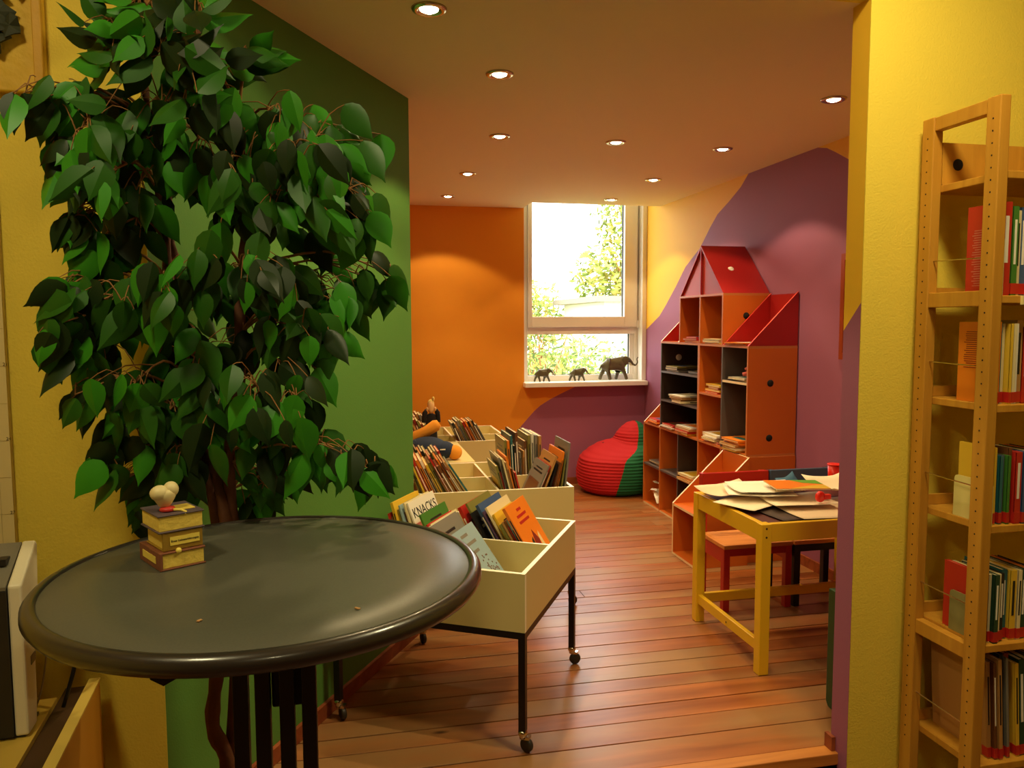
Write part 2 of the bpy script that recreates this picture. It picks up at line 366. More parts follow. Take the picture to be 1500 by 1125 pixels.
MB().prism([(-.17, -.28, H-.036), (-.10, -.28, H-.036), (-.115, -.28, H-.085), (-.14, -.28, H-.098), (-.16, -.28, H-.085)], (0, .03, 0)).build('hinge', M_BLK, tb)
B(-.005, .06, .014, .04, H-.30, H-.2).build('lock_block', M_BLK, tb, bevel=.006)
for hx, hy in ((-.155, .05), (.015, .06)):
    MB().prism([(hx-.045, hy, H-.034), (hx+.045, hy, H-.034), (hx+.03, hy, H-.07), (hx+.005, hy, H-.085), (hx-.03, hy, H-.078)], (0, .03, 0)).build('hinge', M_BLK, tb)
for bx, bz in ((-.02, H-.12), (.03, H-.085)):
    o = MB().lathe([(.0055, 0), (.005, .003), (.001, .004)], 12).build('bolt', M_CHR, tb, True); o.location = (bx, -.021, bz); o.rotation_euler = (PI/2, 0, 0)
# crumbs on it
for i, (px, py) in enumerate(((291, 911), (524, 893))):
    p = at_z(px, py, TZ); r = random.Random(i)
    mb = MB()
    for k in range(3): mb.ball((r.uniform(-.004, .004), r.uniform(-.004, .004), .0018), (.003, .002, .0018), 6, 0, 4)
    o = mb.build('crumb', mat('crumb', (196, 150, 96), .8)); o.location = (p.x, p.y, TZ+.0005)
    tag(o, ['tiny single pale crumb on the dark round tabletop', 'larger pinkish crumb on the tabletop near its book bin side'][i], 'crumb')

# ---- resin ornament: three stacked books with a heart
p = at_z(236, 839, TZ)
orn = thing('book_ornament', 'small resin ornament of three stacked yellowed books topped by a cream heart', 'ornament', (p.x, p.y, TZ+.0005), math.radians(31))
M_RP = mat('resin_pages', (232, 204, 92), .5, bump=.5, bscale=90); M_RC = mat('resin_cover', (128, 76, 52), .5, bump=.3, bscale=60)
M_RO = mat('resin_ochre', (150, 118, 36), .5, bump=.3, bscale=60); M_RU = mat('resin_purple_grey', (92, 78, 84), .55, bump=.3, bscale=60); M_RL = mat('resin_label', (240, 216, 96), .5)
def obook(z0, z1, x0, x1, y0, y1, mc, spine, nm):
    mb = MB(); t = .0035
    mb.box(x0-.002, x1+.003, y0-.003, y1+.003, z0, z0+t); mb.box(x0-.002, x1+.003, y0-.003, y1+.003, z1-t, z1)
    if spine == 'x': mb.box(x0-.005, x0+.001, y0-.003, y1+.003, z0, z1)
    if spine == 'y': mb.box(x0-.002, x1+.003, y0-.005, y0, z0, z1)
    c = mb.build(nm, mc, orn, bevel=.0015)
    B(x0+.001, x1, y0, y1, z0+t, z1-t).build('pages', M_RP, c, bevel=.0012)
    return c
c1 = obook(0, .036, .004, .086, .004, .120, M_RC, 'x', 'lower_book')
c2 = obook(.0365, .073, .010, .084, .014, .105, M_RO, 'y', 'middle_book')
c3 = obook(.0735, .110, .002, .088, .010, .110, M_RU, 'none', 'upper_book')
lb = B(-.0022, -.0012, .024, .100, .012, .026).build('spine_label', M_RL, c1)
lb = B(.022, .080, .0075, .0088, .047, .064).build('spine_label', M_RL, c2)
text('Erste Liebeserklärungen', .0056, M_INK, c2, frame_m((.051, .0072, .0555), (1, 0, 0), (0, 0, 1)))
MB().ball((.036, .003, .036), .006, 10).build('bead', M_RL, orn, True)
MB().box(.045, .082, .03, .075, .1101, .1125).build('cover_relief', M_RP, c3, bevel=.001)
hb = MB()
hb.ball((.018, .045, .148), (.019, .017, .016), 16, 0, 10); hb.ball((.040, .045, .153), (.015, .015, .016), 16, 0, 10)
hb.lathe([(.002, .114), (.012, .122), (.02, .135), (.0245, .146), (.02, .154), (.005, .157)], 18, (.027, .046, 0), 0, 1, .75)
hb.build('heart', mat('resin_cream', (232, 216, 160), .45), orn, True)
MB().lathe([(.013, .1105), (.016, .114), (.013, .119), (.003, .1195)], 14, (.03, .04, 0)).build('red_ribbon', mat('resin_red', (196, 52, 44), .45), orn, True)
MB().tube([(.036, .03, .114), (.05, .022, .1135), (.056, .012, .110), (.053, .008, .106)], [.0028, .0026, .0024, .002], 8).build('ribbon_end', M_RL, orn, True)

# ---- book bins on casters
def book_bin(label, O, rz, sx, sy, zt, nx, ny, px=None, py=None, zf=.42):
    """trough on a black steel frame; O = inner reference corner, x to the right, y to the back"""
    t = thing('book_bin', label, 'book bin', (O[0], O[1], 0), rz, 'cream book bins on black caster frames')
    z0, th = .42, .016
    B(0, sx, 0, th, z0, zt, edge=1).build('front_panel', [M_CRM, M_BEDGE], t); B(0, sx, sy-th, sy, z0, zt, edge=1).build('back_panel', [M_CRM, M_BEDGE], t)
    B(0, th, th, sy-th, z0, zt, edge=1).build('side_panel', [M_CRM, M_BEDGE], t); B(sx-th, sx, th, sy-th, z0, zt, edge=1).build('side_panel', [M_CRM, M_BEDGE], t)
    B(th, sx-th, th, sy-th, zf, zf+.012).build('bottom_panel', M_CRM, t)
    px = px or sx/2; py = py or sy/2
    if nx: B(px-.006, px+.006, th, sy-th, zf+.012, zt-.004, edge=1).build('divider', [M_CRM, M_BEDGE], t)
    if ny:
        B(th, px-.0065, py-.006, py+.006, zf+.012, zt-.004, edge=1).build('divider', [M_CRM, M_BEDGE], t)
        B(px+.0065 if nx else px-.0065, sx-th, py-.006, py+.006, zf+.012, zt-.004, edge=1).build('divider', [M_CRM, M_BEDGE], t)
    f = MB(); q = .024
    f.box(0, sx, 0, q, z0-q, z0-.0005); f.box(0, sx, sy-q, sy, z0-q, z0-.0005); f.box(0, q, q, sy-q, z0-q, z0-.0005); f.box(sx-q, sx, q, sy-q, z0-q, z0-.0005)
    f.build('frame', M_BLK, t)
    for x in (0, sx-q):
        for y in (0, sy-q):
            B(x, x+q, y, y+q, .075, z0-q).build('leg', M_BLK, t)
            cx, cy = x+q/2, y+q/2
            cst = MB().lathe([(.013, .077), (.0165, .072), (.0165, .062), (.012, .056), (.012, .05)], 16, (cx, cy, 0)).build('caster', M_CHR, t, True)
            o = MB().lathe([(.004, -.009), (.0215, -.009), (.024, -.005), (.024, .005), (.0215, .009), (.004, .009)], 20).build('wheel', mat('dark_wheel', (46, 40, 36), .5), cst, True)
            o.location = (cx+.012, cy+.006, .0243); o.rotation_euler = (PI/2, 0, random.uniform(-1, 1))
            MB().box(cx-.009, cx+.024, cy-.006, cy+.018, .046, .056).build('fork', M_CHR, cst)
    return t
u1, v1 = V3((.5, .866, 0)), V3((.866, -.5, 0))
B1 = V3((.555, 2.416, 0))-.73*v1
bin1 = book_bin('cream book bin turned at an angle beside the round standing table', B1, math.radians(-30), .73, .73, .62, False, True, py=.37)
bin2 = book_bin('cream book bin squared to the room behind the angled one', V3((.305, 3.69, 0)), 0, .80, .79, .62, True, True, px=.415, py=.37, zf=.488)
bin3 = book_bin('cream book bin standing against the orange wall', V3((.33, 5.30, 0)), 0, .79, .79, .62, True, True, px=.405, py=.345, zf=.488)
# low cream table bridging the two rear bins
lt = thing('low_table', 'plain cream low table carrying the soft toys between two book bins', 'table', (.33, 4.50, 0))
B(0, .40, 0, .78, .60, .62, edge=1).build('tabletop', [M_CRM, M_EDGE], lt)
for x in (.02, .35):
    for y in (.03, .72): B(x, x+.03, y, y+.03, 0, .60).build('leg', M_CRM, lt)

# ------------------------------------------------------------------ books
PAL = {'red': (188, 40, 30), 'dark red': (128, 26, 24), 'orange': (236, 130, 28), 'yellow': (226, 184, 52), 'cream': (228, 212, 164), 'white': (236, 230, 214),
       'pale blue': (150, 176, 186), 'blue': (58, 88, 132), 'teal': (40, 104, 112), 'green': (66, 122, 44), 'dark green': (30, 66, 46), 'olive': (126, 122, 58),
       'grey': (128, 124, 114), 'black': (30, 28, 28), 'brown': (110, 66, 36), 'tan': (186, 136, 76), 'pink': (206, 120, 110), 'purple': (96, 70, 104)}
def cmat(c): return mat('cover_'+c.replace(' ', '_'), PAL[c], .38)
PRINT = ['cream', 'yellow', 'red', 'blue', 'black', 'orange', 'teal', 'white', 'brown']
def make_book(label, c, t, w_, h, M, group, rnd, sticker=False, art=True, spine_near=True, cat='book'):
    """local: x thickness, y width (spine at y=0), z height; M = world placement"""
    o = thing('book', label, cat, group=group); o.matrix_world = M
    cv = min(.0022, t*.25); mb = MB()
    mb.box(0, cv, 0, w_, 0, h); mb.box(t-cv, t, 0, w_, 0, h)
    ys = (-.0012, cv) if spine_near else (w_-cv, w_+.0012)
    mb.box(0, t, ys[0], ys[1], 0, h)
    mb.build('cover', cmat(c), o)
    a, b = (cv, w_-.004) if spine_near else (.004, w_-cv)
    B(cv, t-cv, a, b, .003, h-.003).build('pages', M_PAGE, o)
    if art:
        pc = rnd.choice([q for q in PRINT if q != c])
        for x in (-.0006, t+.0001):
            y0, y1 = w_*rnd.uniform(.1, .2), w_*rnd.uniform(.75, .92); z0, z1 = h*rnd.uniform(.12, .3), h*rnd.uniform(.5, .68)
            mb = MB(); mb.box(x, x+.0005, y0, y1, z0, z1)
            q = mb.build('cover_picture', cmat(pc), o)
            mb = MB(); mb.box(x, x+.0005, w_*.18, w_*.8, h*.76, h*.80); mb.box(x, x+.0005, w_*.25, w_*.7, h*.84, h*.87)
            mb.build('title_bars', cmat('black' if c not in ('black', 'dark green', 'dark red', 'blue', 'brown', 'purple', 'teal') else 'cream'), o)
    if t > .009 and art:
        mb = MB(); y = -.0018 if spine_near else w_+.0013
        mb.box(t*.3, t*.7, y, y+.0006, h*.35, h*.85)
        mb.build('spine_title', cmat('white' if c in ('black', 'dark green', 'dark red', 'red', 'blue', 'brown', 'purple', 'teal', 'green') else 'black'), o)
    if sticker:
        B(-.0004, t+.0004, -.0022, .02, .004, .034).build('red_shelf_sticker', cmat('red'), o)
    return o
ART = lambda n: 'an' if n[0] in 'aeiou' else 'a'
def fill_row(place, group, O, u, v, zf, specs, rnd, start=.01, depth_off=.02, **kw):
    """books stand one behind the other along v, wide along u; lean in degrees tips the top towards -v"""
    prev = None; out = []; names = [s[0] for s in specs]
    for i, (c, t, h, w_, lean, *ab) in enumerate(specs):
        th = math.radians(lean); pv = (start+max(0, (.62-zf)*math.tan(th))) if prev is None else 0
        if prev:
            pp, pt, phh, pth = prev
            zm = min(phh*math.cos(pth), h*math.cos(th))
            if pth >= 0: pv = pp+pt/math.cos(pth)+max(0, zm*(math.tan(th)-math.tan(pth)))
            else: pv = pp+pt/math.cos(pth)+max(0, phh*(math.sin(-pth)-math.cos(pth)*math.tan(max(0, -th))))
        pv += .0034
        if ab: pv = max(pv, ab[0])
        prev = (pv, t, h, th)
        x = (v*math.cos(th)+V3((0, 0, math.sin(th)))); z = (-v*math.sin(th)+V3((0, 0, math.cos(th))))
        if th < 0: pass
        org = O + v*pv + u*(depth_off+rnd.uniform(0, .03)) + V3((0, 0, zf+.0008 + (0 if th >= 0 else t*math.sin(-th))))
        M = Matrix(((x.x, u.x, z.x, org.x), (x.y, u.y, z.y, org.y), (x.z, 0, z.z, org.z), (0, 0, 0, 1)))
        nb = [names[i-1]] if i > 0 else []; nx_ = [names[i+1]] if i+1 < len(names) else []
        size = 'thin' if t < .008 else ('thick' if t > .02 else 'slim')
        if nb and nx_: rel = 'between %s and %s' % (nb[0], nx_[0])
        elif nx_: rel = 'first, beside %s' % nx_[0]
        elif nb: rel = 'last, beside %s' % nb[0]
        else: rel = 'alone'
        o = make_book('%s %s book %s, %s' % (size, c, place, rel), c, t, w_, h, M, group, rnd, **kw)
        out.append(o)
    return out
def rspecs(rnd, n, hs, ts, lean, ws=(.17, .25), pal=None):
    pal = pal or list(PAL); out = []; last = None
    for i in range(n):
        c = rnd.choice([q for q in pal if q != last]); last = c
        l = lean(i) if callable(lean) else lean
        out.append((c, rnd.uniform(*ts), rnd.uniform(*hs), rnd.uniform(*ws), l))
    return out
ZF = .433
rb = random.Random(11)
# angled bin, rear row: the KNACKS book and the orange book lie open to view
row = [('orange', .012, .21, .22, 14), ('red', .011, .25, .22, 15), ('brown', .008, .24, .2, 16), ('yellow', .012, .30, .24, 17), ('olive', .008, .27, .22, 17.5), ('pale blue', .007, .29, .24, 18), ('brown', .006, .26, .2, 18.5),
       ('cream', .007, .30, .24, 19), ('white', .007, .305, .25, 22, .175), ('pink', .006, .22, .22, 23), ('yellow', .008, .21, .22, 24),
       ('green', .008, .27, .25, 25, .275), ('red', .008, .23, .25, 26), ('cream', .006, .235, .27, 28), ('grey', .007, .225, .26, 28),
       ('red', .014, .32, .22, 29, .475), ('olive', .008, .345, .25, 30, .525), ('black', .006, .31, .22, 30), ('blue', .012, .345, .25, 30.5, .575), ('purple', .006, .32, .22, 30.5),
       ('brown', .006, .28, .2, 30.5), ('cream', .008, .34, .25, 31), ('yellow', .009, .31, .23, 31), ('olive', .007, .27, .22, 31), ('tan', .008, .28, .22, 31),
       ('red', .006, .26, .2, 31), ('pale blue', .01, .29, .22, 31), ('orange', .012, .345, .24, 31.5, .668)]
bk = fill_row("in the angled bin's rear row", 'books in the angled bin', B1, u1, v1, ZF, row, rb, start=.018, depth_off=.395)
def cover_text(o, s, size, zy, y, m, t, flip=1):
    text(s, size, m, o, frame_m((t+.0007, y, zy), (0, 1, 0), (0, 0, 1)))
def strip(o, names):
    for ch in list(o.children):
        if ch.name.split('.')[0] in names: bpy.data.objects.remove(ch)
kn = bk[8]; strip(kn, ('cover_picture', 'title_bars'))
kn['label'] = 'cream picture book titled KNACKS in large black capitals, leaning in the angled bin'
cover_text(kn, 'KNACKS', .058, .252, .125, M_INK, .007)
ea = bk[7]; strip(ea, ('cover_picture', 'title_bars')); ea['label'] = 'cream book with a small olive emblem, behind the KNACKS book in the angled bin'
MB().prism([(.0071, .03, .245), (.0071, .09, .25), (.0071, .075, .275), (.0071, .06, .262), (.0071, .045, .272)], (.0003, 0, 0)).build('emblem', cmat('olive'), ea); B(.0071, .0074, .165, .205, .265, .285).build('stamp', cmat('tan'), ea)
B(.0071, .0074, .03, .22, .17, .205).build('cover_picture', cmat('yellow'), kn)
ob = bk[-1]; strip(ob, ('cover_picture', 'title_bars'))
ob['label'] = 'bright orange picture book with a red and black bird-like figure, last in the angled bin'
for zz, wd in ((.305, .05), (.28, .11), (.255, .12)):
    B(.0121, .0125, .12-wd/2, .12+wd/2, zz, zz+.011).build('title_bars', cmat('red'), ob)
fg = MB(); fg.prism([(.0121, .10, 0.135), (.0121, .15, 0.125), (.0121, .16, 0.165), (.0121, .13, 0.215), (.0121, .115, 0.185)], (.0005, 0, 0)); fg.build('figure', cmat('dark red'), ob)
fg = MB(); fg.prism([(.0121, .07, 0.135), (.0121, .10, 0.135), (.0121, .105, 0.190), (.0121, .085, 0.180)], (.0004, 0, 0)); fg.build('wing', cmat('black'), ob)
fg = MB(); fg.prism([(.0121, .165, 0.125), (.0121, .19, 0.130), (.0121, .185, 0.195), (.0121, .165, 0.175)], (.0004, 0, 0)); fg.build('wing', cmat('cream'), ob)
# angled bin, front row
row = [('tan', .012, .23, .24, 20), ('yellow', .01, .24, .22, 21), ('brown', .012, .22, .24, 22), ('cream', .01, .25, .24, 24), ('orange', .01, .24, .22, 26), ('olive', .01, .25, .24, 28), ('red', .008, .24, .24, 30), ('white', .008, .33, .25, 32, .50), ('grey', .009, .35, .25, 33, .54), ('pale blue', .009, .325, .24, 36, .612)]
bk = fill_row("in the angled bin's front row", 'books in the angled bin', B1, u1, v1, ZF, row, rb, start=.018, depth_off=.05)
lb = bk[-1]; strip(lb, ('cover_picture', 'title_bars'))
lb['label'] = 'pale grey-blue book with a dark speckled plant drawing, front of the angled bin'
for zz, wd in ((.29, .06), (.255, .13), (.22, .09)): B(.0091, .0094, .12-wd/2, .12+wd/2, zz, zz+.012).build('title_bars', cmat('grey'), lb)
rr = random.Random(5); sp = MB()
for k in range(46):
    y, z = .17+rr.gauss(0, .022), .13+rr.gauss(0, .028)
    if .01 < y < .232 and .008 < z < .3: sp.box(.0091, .0097, y-.003, y+.003, z-.003, z+.003)
sp.build('drawing', cmat('brown'), lb)
# middle bin
X1, Y1 = V3((1, 0, 0)), V3((0, 1, 0))
b2 = V3((.305+.016, 3.69+.016, 0))
Z2 = .501
fill_row("in the middle bin's front left cell", 'books in the middle bin', b2, Y1, X1, Z2,
         rspecs(rb, 13, (.27, .32), (.008, .015), lambda i: 22+i*.9, (.2, .26), ['cream', 'tan', 'brown', 'red', 'dark green', 'olive', 'teal', 'orange', 'black', 'white', 'yellow']), rb, start=.004, depth_off=.03)
fill_row("in the middle bin's rear left cell", 'books in the middle bin', b2+Y1*.37, Y1, X1, Z2,
         rspecs(rb, 12, (.24, .29), (.008, .015), lambda i: 18+i*.6, (.2, .26), ['cream', 'tan', 'orange', 'red', 'grey', 'olive', 'teal', 'yellow', 'black', 'white']), rb, start=.004, depth_off=.03)
c2o = b2+X1*.41
fill_row("by the divider of the middle bin", 'books in the middle bin', c2o, Y1, X1, Z2,
         [('olive', .011, .235, .26, 14), ('dark red', .007, .2, .22, 14), ('grey', .010, .275, .26, 14), ('cream', .009, .27, .24, 14), ('tan', .010, .255, .26, 14), ('orange', .007, .28, .24, 14), ('brown', .007, .22, .2, 14), ('red', .008, .2, .22, 14)], rb, start=.004, depth_off=.03)
fill_row("at the middle bin's outer corner", 'books in the middle bin', c2o+X1*.148, Y1, X1, Z2,
         [('grey', .008, .24, .27, -25), ('red', .010, .235, .25, -24), ('tan', .009, .28, .27, -21), ('black', .009, .24, .24, -17), ('brown', .008, .24, .24, -14), ('orange', .010, .29, .27, -11), ('olive', .008, .25, .25, -8), ('grey', .008, .335, .27, -6)], rb, start=.0, depth_off=.03)
fill_row("in the middle bin's rear right cell", 'books in the middle bin', c2o+Y1*.37, Y1, X1, Z2,
         [('olive', .014, .30, .27, 3, .115), ('orange', .014, .295, .26, 3), ('teal', .012, .325, .27, 3), ('black', .012, .27, .24, 3), ('brown', .014, .34, .27, 3), ('grey', .01, .23, .22, 3), ('tan', .01, .24, .24, 2), ('brown', .014, .29, .26, 2),
          ('olive', .014, .325, .27, 2), ('white', .014, .33, .27, 1), ('grey', .012, .325, .27, 1), ('tan', .016, .32, .27, 0)], rb, start=.0, depth_off=.03)
# far bin
b3 = V3((.33+.016, 5.30+.016, 0))
fill_row("in the far bin's rear left cell", 'books in the far bin', b3+Y1*.35, Y1, X1, Z2,
         rspecs(rb, 12, (.24, .28), (.01, .018), lambda i: 14+i*.4, (.20, .25), ['brown', 'tan', 'red', 'orange', 'dark red', 'olive', 'black', 'grey']), rb, start=.004, depth_off=.05)
fill_row("in the far bin's front left cell", 'books in the far bin', b3, Y1, X1, Z2,
         rspecs(rb, 11, (.25, .31), (.01, .018), lambda i: 20+i*.4, (.20, .25), ['brown', 'red', 'tan', 'dark red', 'black', 'olive']), rb, start=.004, depth_off=.03)
fill_row("in the far bin's front right cell", 'books in the far bin', b3+X1*.40, Y1, X1, Z2,
         rspecs(rb, 10, (.25, .30), (.01, .018), lambda i: 24+i*.5, (.20, .25), ['brown', 'red', 'tan', 'orange', 'black', 'olive', 'grey']), rb, start=.004, depth_off=.03)

# ---- soft toys
M_PLB = mat('navy_plush', (28, 40, 66), .9, bump=.5, bscale=300); M_PLO = mat('orange_plush', (232, 150, 38), .9, bump=.5, bscale=300)
toy = thing('soft_toy', 'navy blue and orange floppy soft toy slumped over the low table edge', 'soft toy', (.475, 4.66, .62)); toy.scale = (.82, .82, .82)
MB().ball((-.02, -.02, .085), (.15, .13, .085), 20, 0, 12).build('body', M_PLB, toy, True)
MB().ball((.10, -.05, .072), (.085, .085, .065), 18, 0, 10).build('sleeve', M_PLB, toy, True)
MB().ball((.175, -.075, .055), (.058, .058, .055), 18, 0, 10).build('foot', M_PLO, toy, True)
MB().tube([(-.15, .06, .10), (-.10, .06, .165), (-.02, .05, .20), (.05, .04, .245), (.075, .04, .262)], [.03, .042, .04, .046, .028], 12).build('bill', M_PLO, toy, True)
MB().tube([(-.17, -.04, .03), (-.16, -.05, .08), (-.10, -.06, .14)], [.02, .03, .03], 10).build('arm', M_PLB, toy, True)
B(.06, .10, -.138, -.136, .085, .093).build('care_tag', M_PAPER, toy)
dl = thing('hand_puppet', 'black-clothed puppet with a blond head and raised arms behind the navy soft toy', 'soft toy', (.52, 5.0, .62)); dl.scale = (.52, .52, .86)
M_PB = mat('black_felt', (26, 18, 20), .95); M_SK = mat('puppet_felt', (226, 176, 120), .85); M_BL = mat('puppet_hair', (232, 196, 110), .9, bump=.8, bscale=150)
MB().lathe([(.06, 0), (.085, .03), (.078, .12), (.07, .2), (.075, .25), (.05, .272), (.02, .28)], 16, (0, 0, 0), 0, 1, .7).build('body', M_PB, dl, True)
for s in (-1, 1):
    a = MB().tube([(s*.05, 0, .24), (s*.095, -.01, .235), (s*.085, -.02, .275), (s*.06, -.03, .30)], [.03, .034, .03, .022], 10).build('arm', M_PB, dl, True)
    MB().ball((s*.05, -.035, .315), .016, 10, 0, 6).build('hand', M_SK, a, True)
MB().ball((0, -.005, .325), (.045, .042, .048), 14, 0, 9).build('head', M_SK, dl, True)
MB().ball((.0, .012, .347), (.045, .04, .04), 12, 0, 8).build('hair', M_BL, dl, True)
MB().ball((.03, 0, .39), .018, 10, 0, 6).build('hair_tuft', M_BL, dl, True)

# ---- castle shelf on the right wall
U = .325; XF, XBK = 2.31, 2.632; T = .014
cs = thing('castle_shelf', 'tall castle-shaped wall shelf with orange cells and red roofs', 'shelf', (XF, 4.145, 0))
D = XBK-XF
def cpt(y): return y-4.145
M_TAN = mat('tan_panel_edge', (196, 118, 62), .45)
OM = [M_ORAP, M_TAN]; RM = [M_REDP, mat('red_panel_edge', (206, 60, 48), .4)]; PM = [M_ORAP, M_EDGE]; KM = [M_DARK, M_GREY]; GM = [M_GREY, M_GREY]
def vpan(y, z0, z1, ms, nm='side_panel'):   # upright board across the depth
    y = cpt(y); return B(0, D, y-T/2, y+T/2, z0, z1, edge=1).build(nm, ms, cs)
def hpan(y0, y1, z, ms, nm='shelf_board'):
    return B(0, D, cpt(y0), cpt(y1), z-T/2, z+T/2, edge=1).build(nm, ms, cs)
def back(y0, y1, z0, z1, m): return B(D-.006, D, cpt(y0), cpt(y1), z0, z1).build('back_panel', m, cs)
e = T/2+.0004
Y = [4.145+U*i for i in range(6)]             # 4.145 4.47 4.795 5.12 5.445 5.77
# base, two rows of cells
for i, y in enumerate(Y):
    vpan(y, 0, 2*U-T/2-.0004, KM if i == 3 else OM)
for i in range(5):
    a, b = Y[i]+e, Y[i+1]-e
    for z in (T/2, U): hpan(a, b, z, [M_GREY if z > .1 and i > 2 else M_ORAP, M_GREY if z > .1 and i > 2 else M_EDGE])
    back(a, b, T+.001, U-T/2-.001, M_DARK if i in (2,) else M_ORAP); back(a, b, U+T/2+.001, 2*U-T/2-.001, M_DARK if i == 2 else M_ORAP)
hpan(Y[0], Y[5], 2*U, OM, 'shelf_board')
# slanted open cells (triangular cheeks)
def shed(ya, yb, z, ms, cheeks=(True, True), yb_m=None):
    for y, on in ((ya+T/2, cheeks[0]), (yb-T/2, cheeks[1])):
        if on:
            yy = cpt(y)-T/2; MB().prism([(0, yy, z), (D, yy, z), (D, yy, z+U)], (0, T, 0), 0, 1).build('slanted_cheek', ms, cs)
    B(D-.006, D, cpt(ya)+T+.001, cpt(yb)-T-.001, z, z+U-.012).build('back_panel', ms[0], cs)
shed(Y[4]+e, Y[5], 2*U+e, PM)  # pale edges: window daylight put into the colour
shed(Y[3]+e, Y[4], 4*U+e, [M_REDP, M_EDGE])  # edges pale here too, daylight painted on the red cheeks
shed(Y[0], Y[1]-e, 4*U+e, RM)
# left tower, two cells wide, dark inside
z0, z1 = 2*U+e, 4*U-e
vpan(Y[4]-T/2, z0, z1, KM); vpan(Y[2]+T+.0005, z0, z1, OM)
a, b = Y[2]+1.5*T+.001, Y[4]-T-.0005
for z in (2*U+.215, 2*U+.43): hpan(a, b, z, [M_DARK, M_GREY])
B(D-.006, D, cpt(a), cpt(b), z0, z1).build('back_panel', M_DARK, cs)
# centre column and right tower
vpan(Y[2], z0, z1, OM); vpan(Y[1], z0, z1, GM); near = vpan(Y[0]+T/2, z0, z1, OM, 'end_panel')
hpan(Y[1]+e, Y[2]-e, 3*U, OM); hpan(Y[0]+T+.0005, Y[1]-e, 2*U+.43, [M_GREY, M_EDGE])
back(Y[1]+e, Y[2]-e, z0, z1, M_ORAP); back(Y[0]+T+.0005, Y[1]-e, z0, z1, M_DARK)
hpan(Y[0], Y[4], 4*U, OM)
# upper house with gable
z0, z1 = 4*U+e, 5*U-e
vpan(Y[3]-T/2, z0, z1, OM); vpan(Y[2], z0, z1, OM); hsp = vpan(Y[1]+T/2, z0, z1, OM, 'end_panel')
back(Y[1]+T+.0005, Y[2]-e, z0, z1, M_ORAP); back(Y[2]+e, Y[3]-T-.0005, z0, z1, M_ORAP)
hpan(Y[1], Y[3], 5*U, OM)
zg = 5*U+e; ym = cpt(Y[2]); ya, yb = cpt(Y[1]), cpt(Y[3])
MB().prism([(0, ya, zg), (0, ya+T*1.3, zg), (0, ym, zg+U-T*1.2), (0, ym, zg+U)], (D, 0, 0), 0, 0).build('roof_panel', [M_REDP], cs)
MB().prism([(0, yb, zg), (0, yb-T*1.3, zg), (0, ym+.0005, zg+U-T*1.2), (0, ym+.0005, zg+U)], (D, 0, 0), 0, 0).build('roof_panel', [M_REDP], cs)
MB().prism([(.012, ya+T*1.5, zg), (.012, yb-T*1.5, zg), (.012, ym, zg+U-T*1.5)], (.01, 0, 0), 0, 0).build('gable_panel', mat('brick_red_panel', (176, 50, 34), .42), cs)
B(0, .011, ym-.004, ym+.004, zg, zg+U-T*1.6).build('gable_divider', M_REDP, cs)
# round holes and white caps
def disc(pos, rot, r, m, nm):
    o = MB().lathe([(r, 0), (r*.92, .0025), (.001, .0025)], 20).build(nm, m, cs, True); o.location = pos; o.rotation_euler = rot; return o
M_HOLE = mat('dark_hole', (18, 10, 8), .9)
for zz in (1.085, .755): disc((D*.46, cpt(Y[0])-.0005, zz), (PI/2, 0, 0), .021, M_HOLE, 'finger_hole')
disc((D*.5, cpt(Y[1])-.0005, 4*U+.19), (PI/2, 0, 0), .021, M_HOLE, 'finger_hole')
sl = V3((0, -U, U)).normalized()
disc((D*.42, (ya+ym)/2-.001, zg+U*.5), (PI/4, 0, 0), .02, M_WHT, 'white_cap')
disc((.14, cpt(Y[4])-T-.0008, 1.185), (PI/2, 0, 0), .024, M_WHT, 'white_cap')
disc((.17, cpt(Y[5])-T/2-.0008, .53), (PI/2, 0, 0), .022, M_WHT, 'white_cap')
# low slanted module in front
lm = thing('slanted_shelf_module', 'low orange shelf module with slanted pale-edged top in front of the castle shelf', 'shelf', (1.965, 4.096, 0))
Dm = .34; W = U
for y in (0, W-T): MB().prism([(0, y, 0), (Dm, y, 0), (Dm, y, 2*U), (0, y, U)], (0, T, 0), 0, 1).build('side_panel', PM, lm)  # pale edge colour imitates daylight on the module
for z in (T/2, U-.01): B(0 if z < .1 else .002, Dm-.012, T+.0005, W-T-.0005, z-T/2, z+T/2, edge=1).build('shelf_board', PM, lm)
B(Dm-.011, Dm, T+.0005, W-T-.0005, 0, 2*U, edge=1).build('back_panel', PM, lm)

# books lying in the castle
def lying(place, x, y, z, n, rnd, pal, wmax=.24):
    zz = z
    for k in range(n):
        c = rnd.choice(pal); t = rnd.uniform(.007, .016); w_, h = rnd.uniform(.16, wmax), rnd.uniform(.19, .235)
        a = rnd.uniform(-.07, .07)
        # thickness up, width along Y, height along X
        ca, sa_ = math.cos(a), math.sin(a)
        ox, oy = x+rnd.uniform(0, .02), y-w_/2+rnd.uniform(-.01, .01)
        M = Matrix(((0, -sa_, ca, ox), (0, ca, sa_, oy), (1, 0, 0, zz+.001), (0, 0, 0, 1)))
        pos = ['lowest', 'second from bottom', 'third from bottom', 'fourth from bottom', 'fifth from bottom'][k] if k < n-1 else 'topmost'
        make_book('%s book flat in %s, %s' % (c, place, pos), c, t, w_, h, M, 'books lying in the castle shelf', rnd)
        zz += t+.0022
rl = random.Random(21)
WP = ['cream', 'tan', 'orange', 'white', 'yellow', 'red', 'pink']; DP = ['olive', 'grey', 'cream', 'black', 'tan']
s0 = 2*U+T/2
lying('the dark tower\'s upper shelf by the window', XF+.01, 5.29, 2*U+.43+T/2, 3, rl, DP)
lying('the dark tower\'s upper shelf by the centre column', XF+.03, 4.98, 2*U+.43+T/2, 2, rl, DP)
lying('the dark tower\'s middle shelf', XF-.02, 5.13, 2*U+.215+T/2, 4, rl, WP)
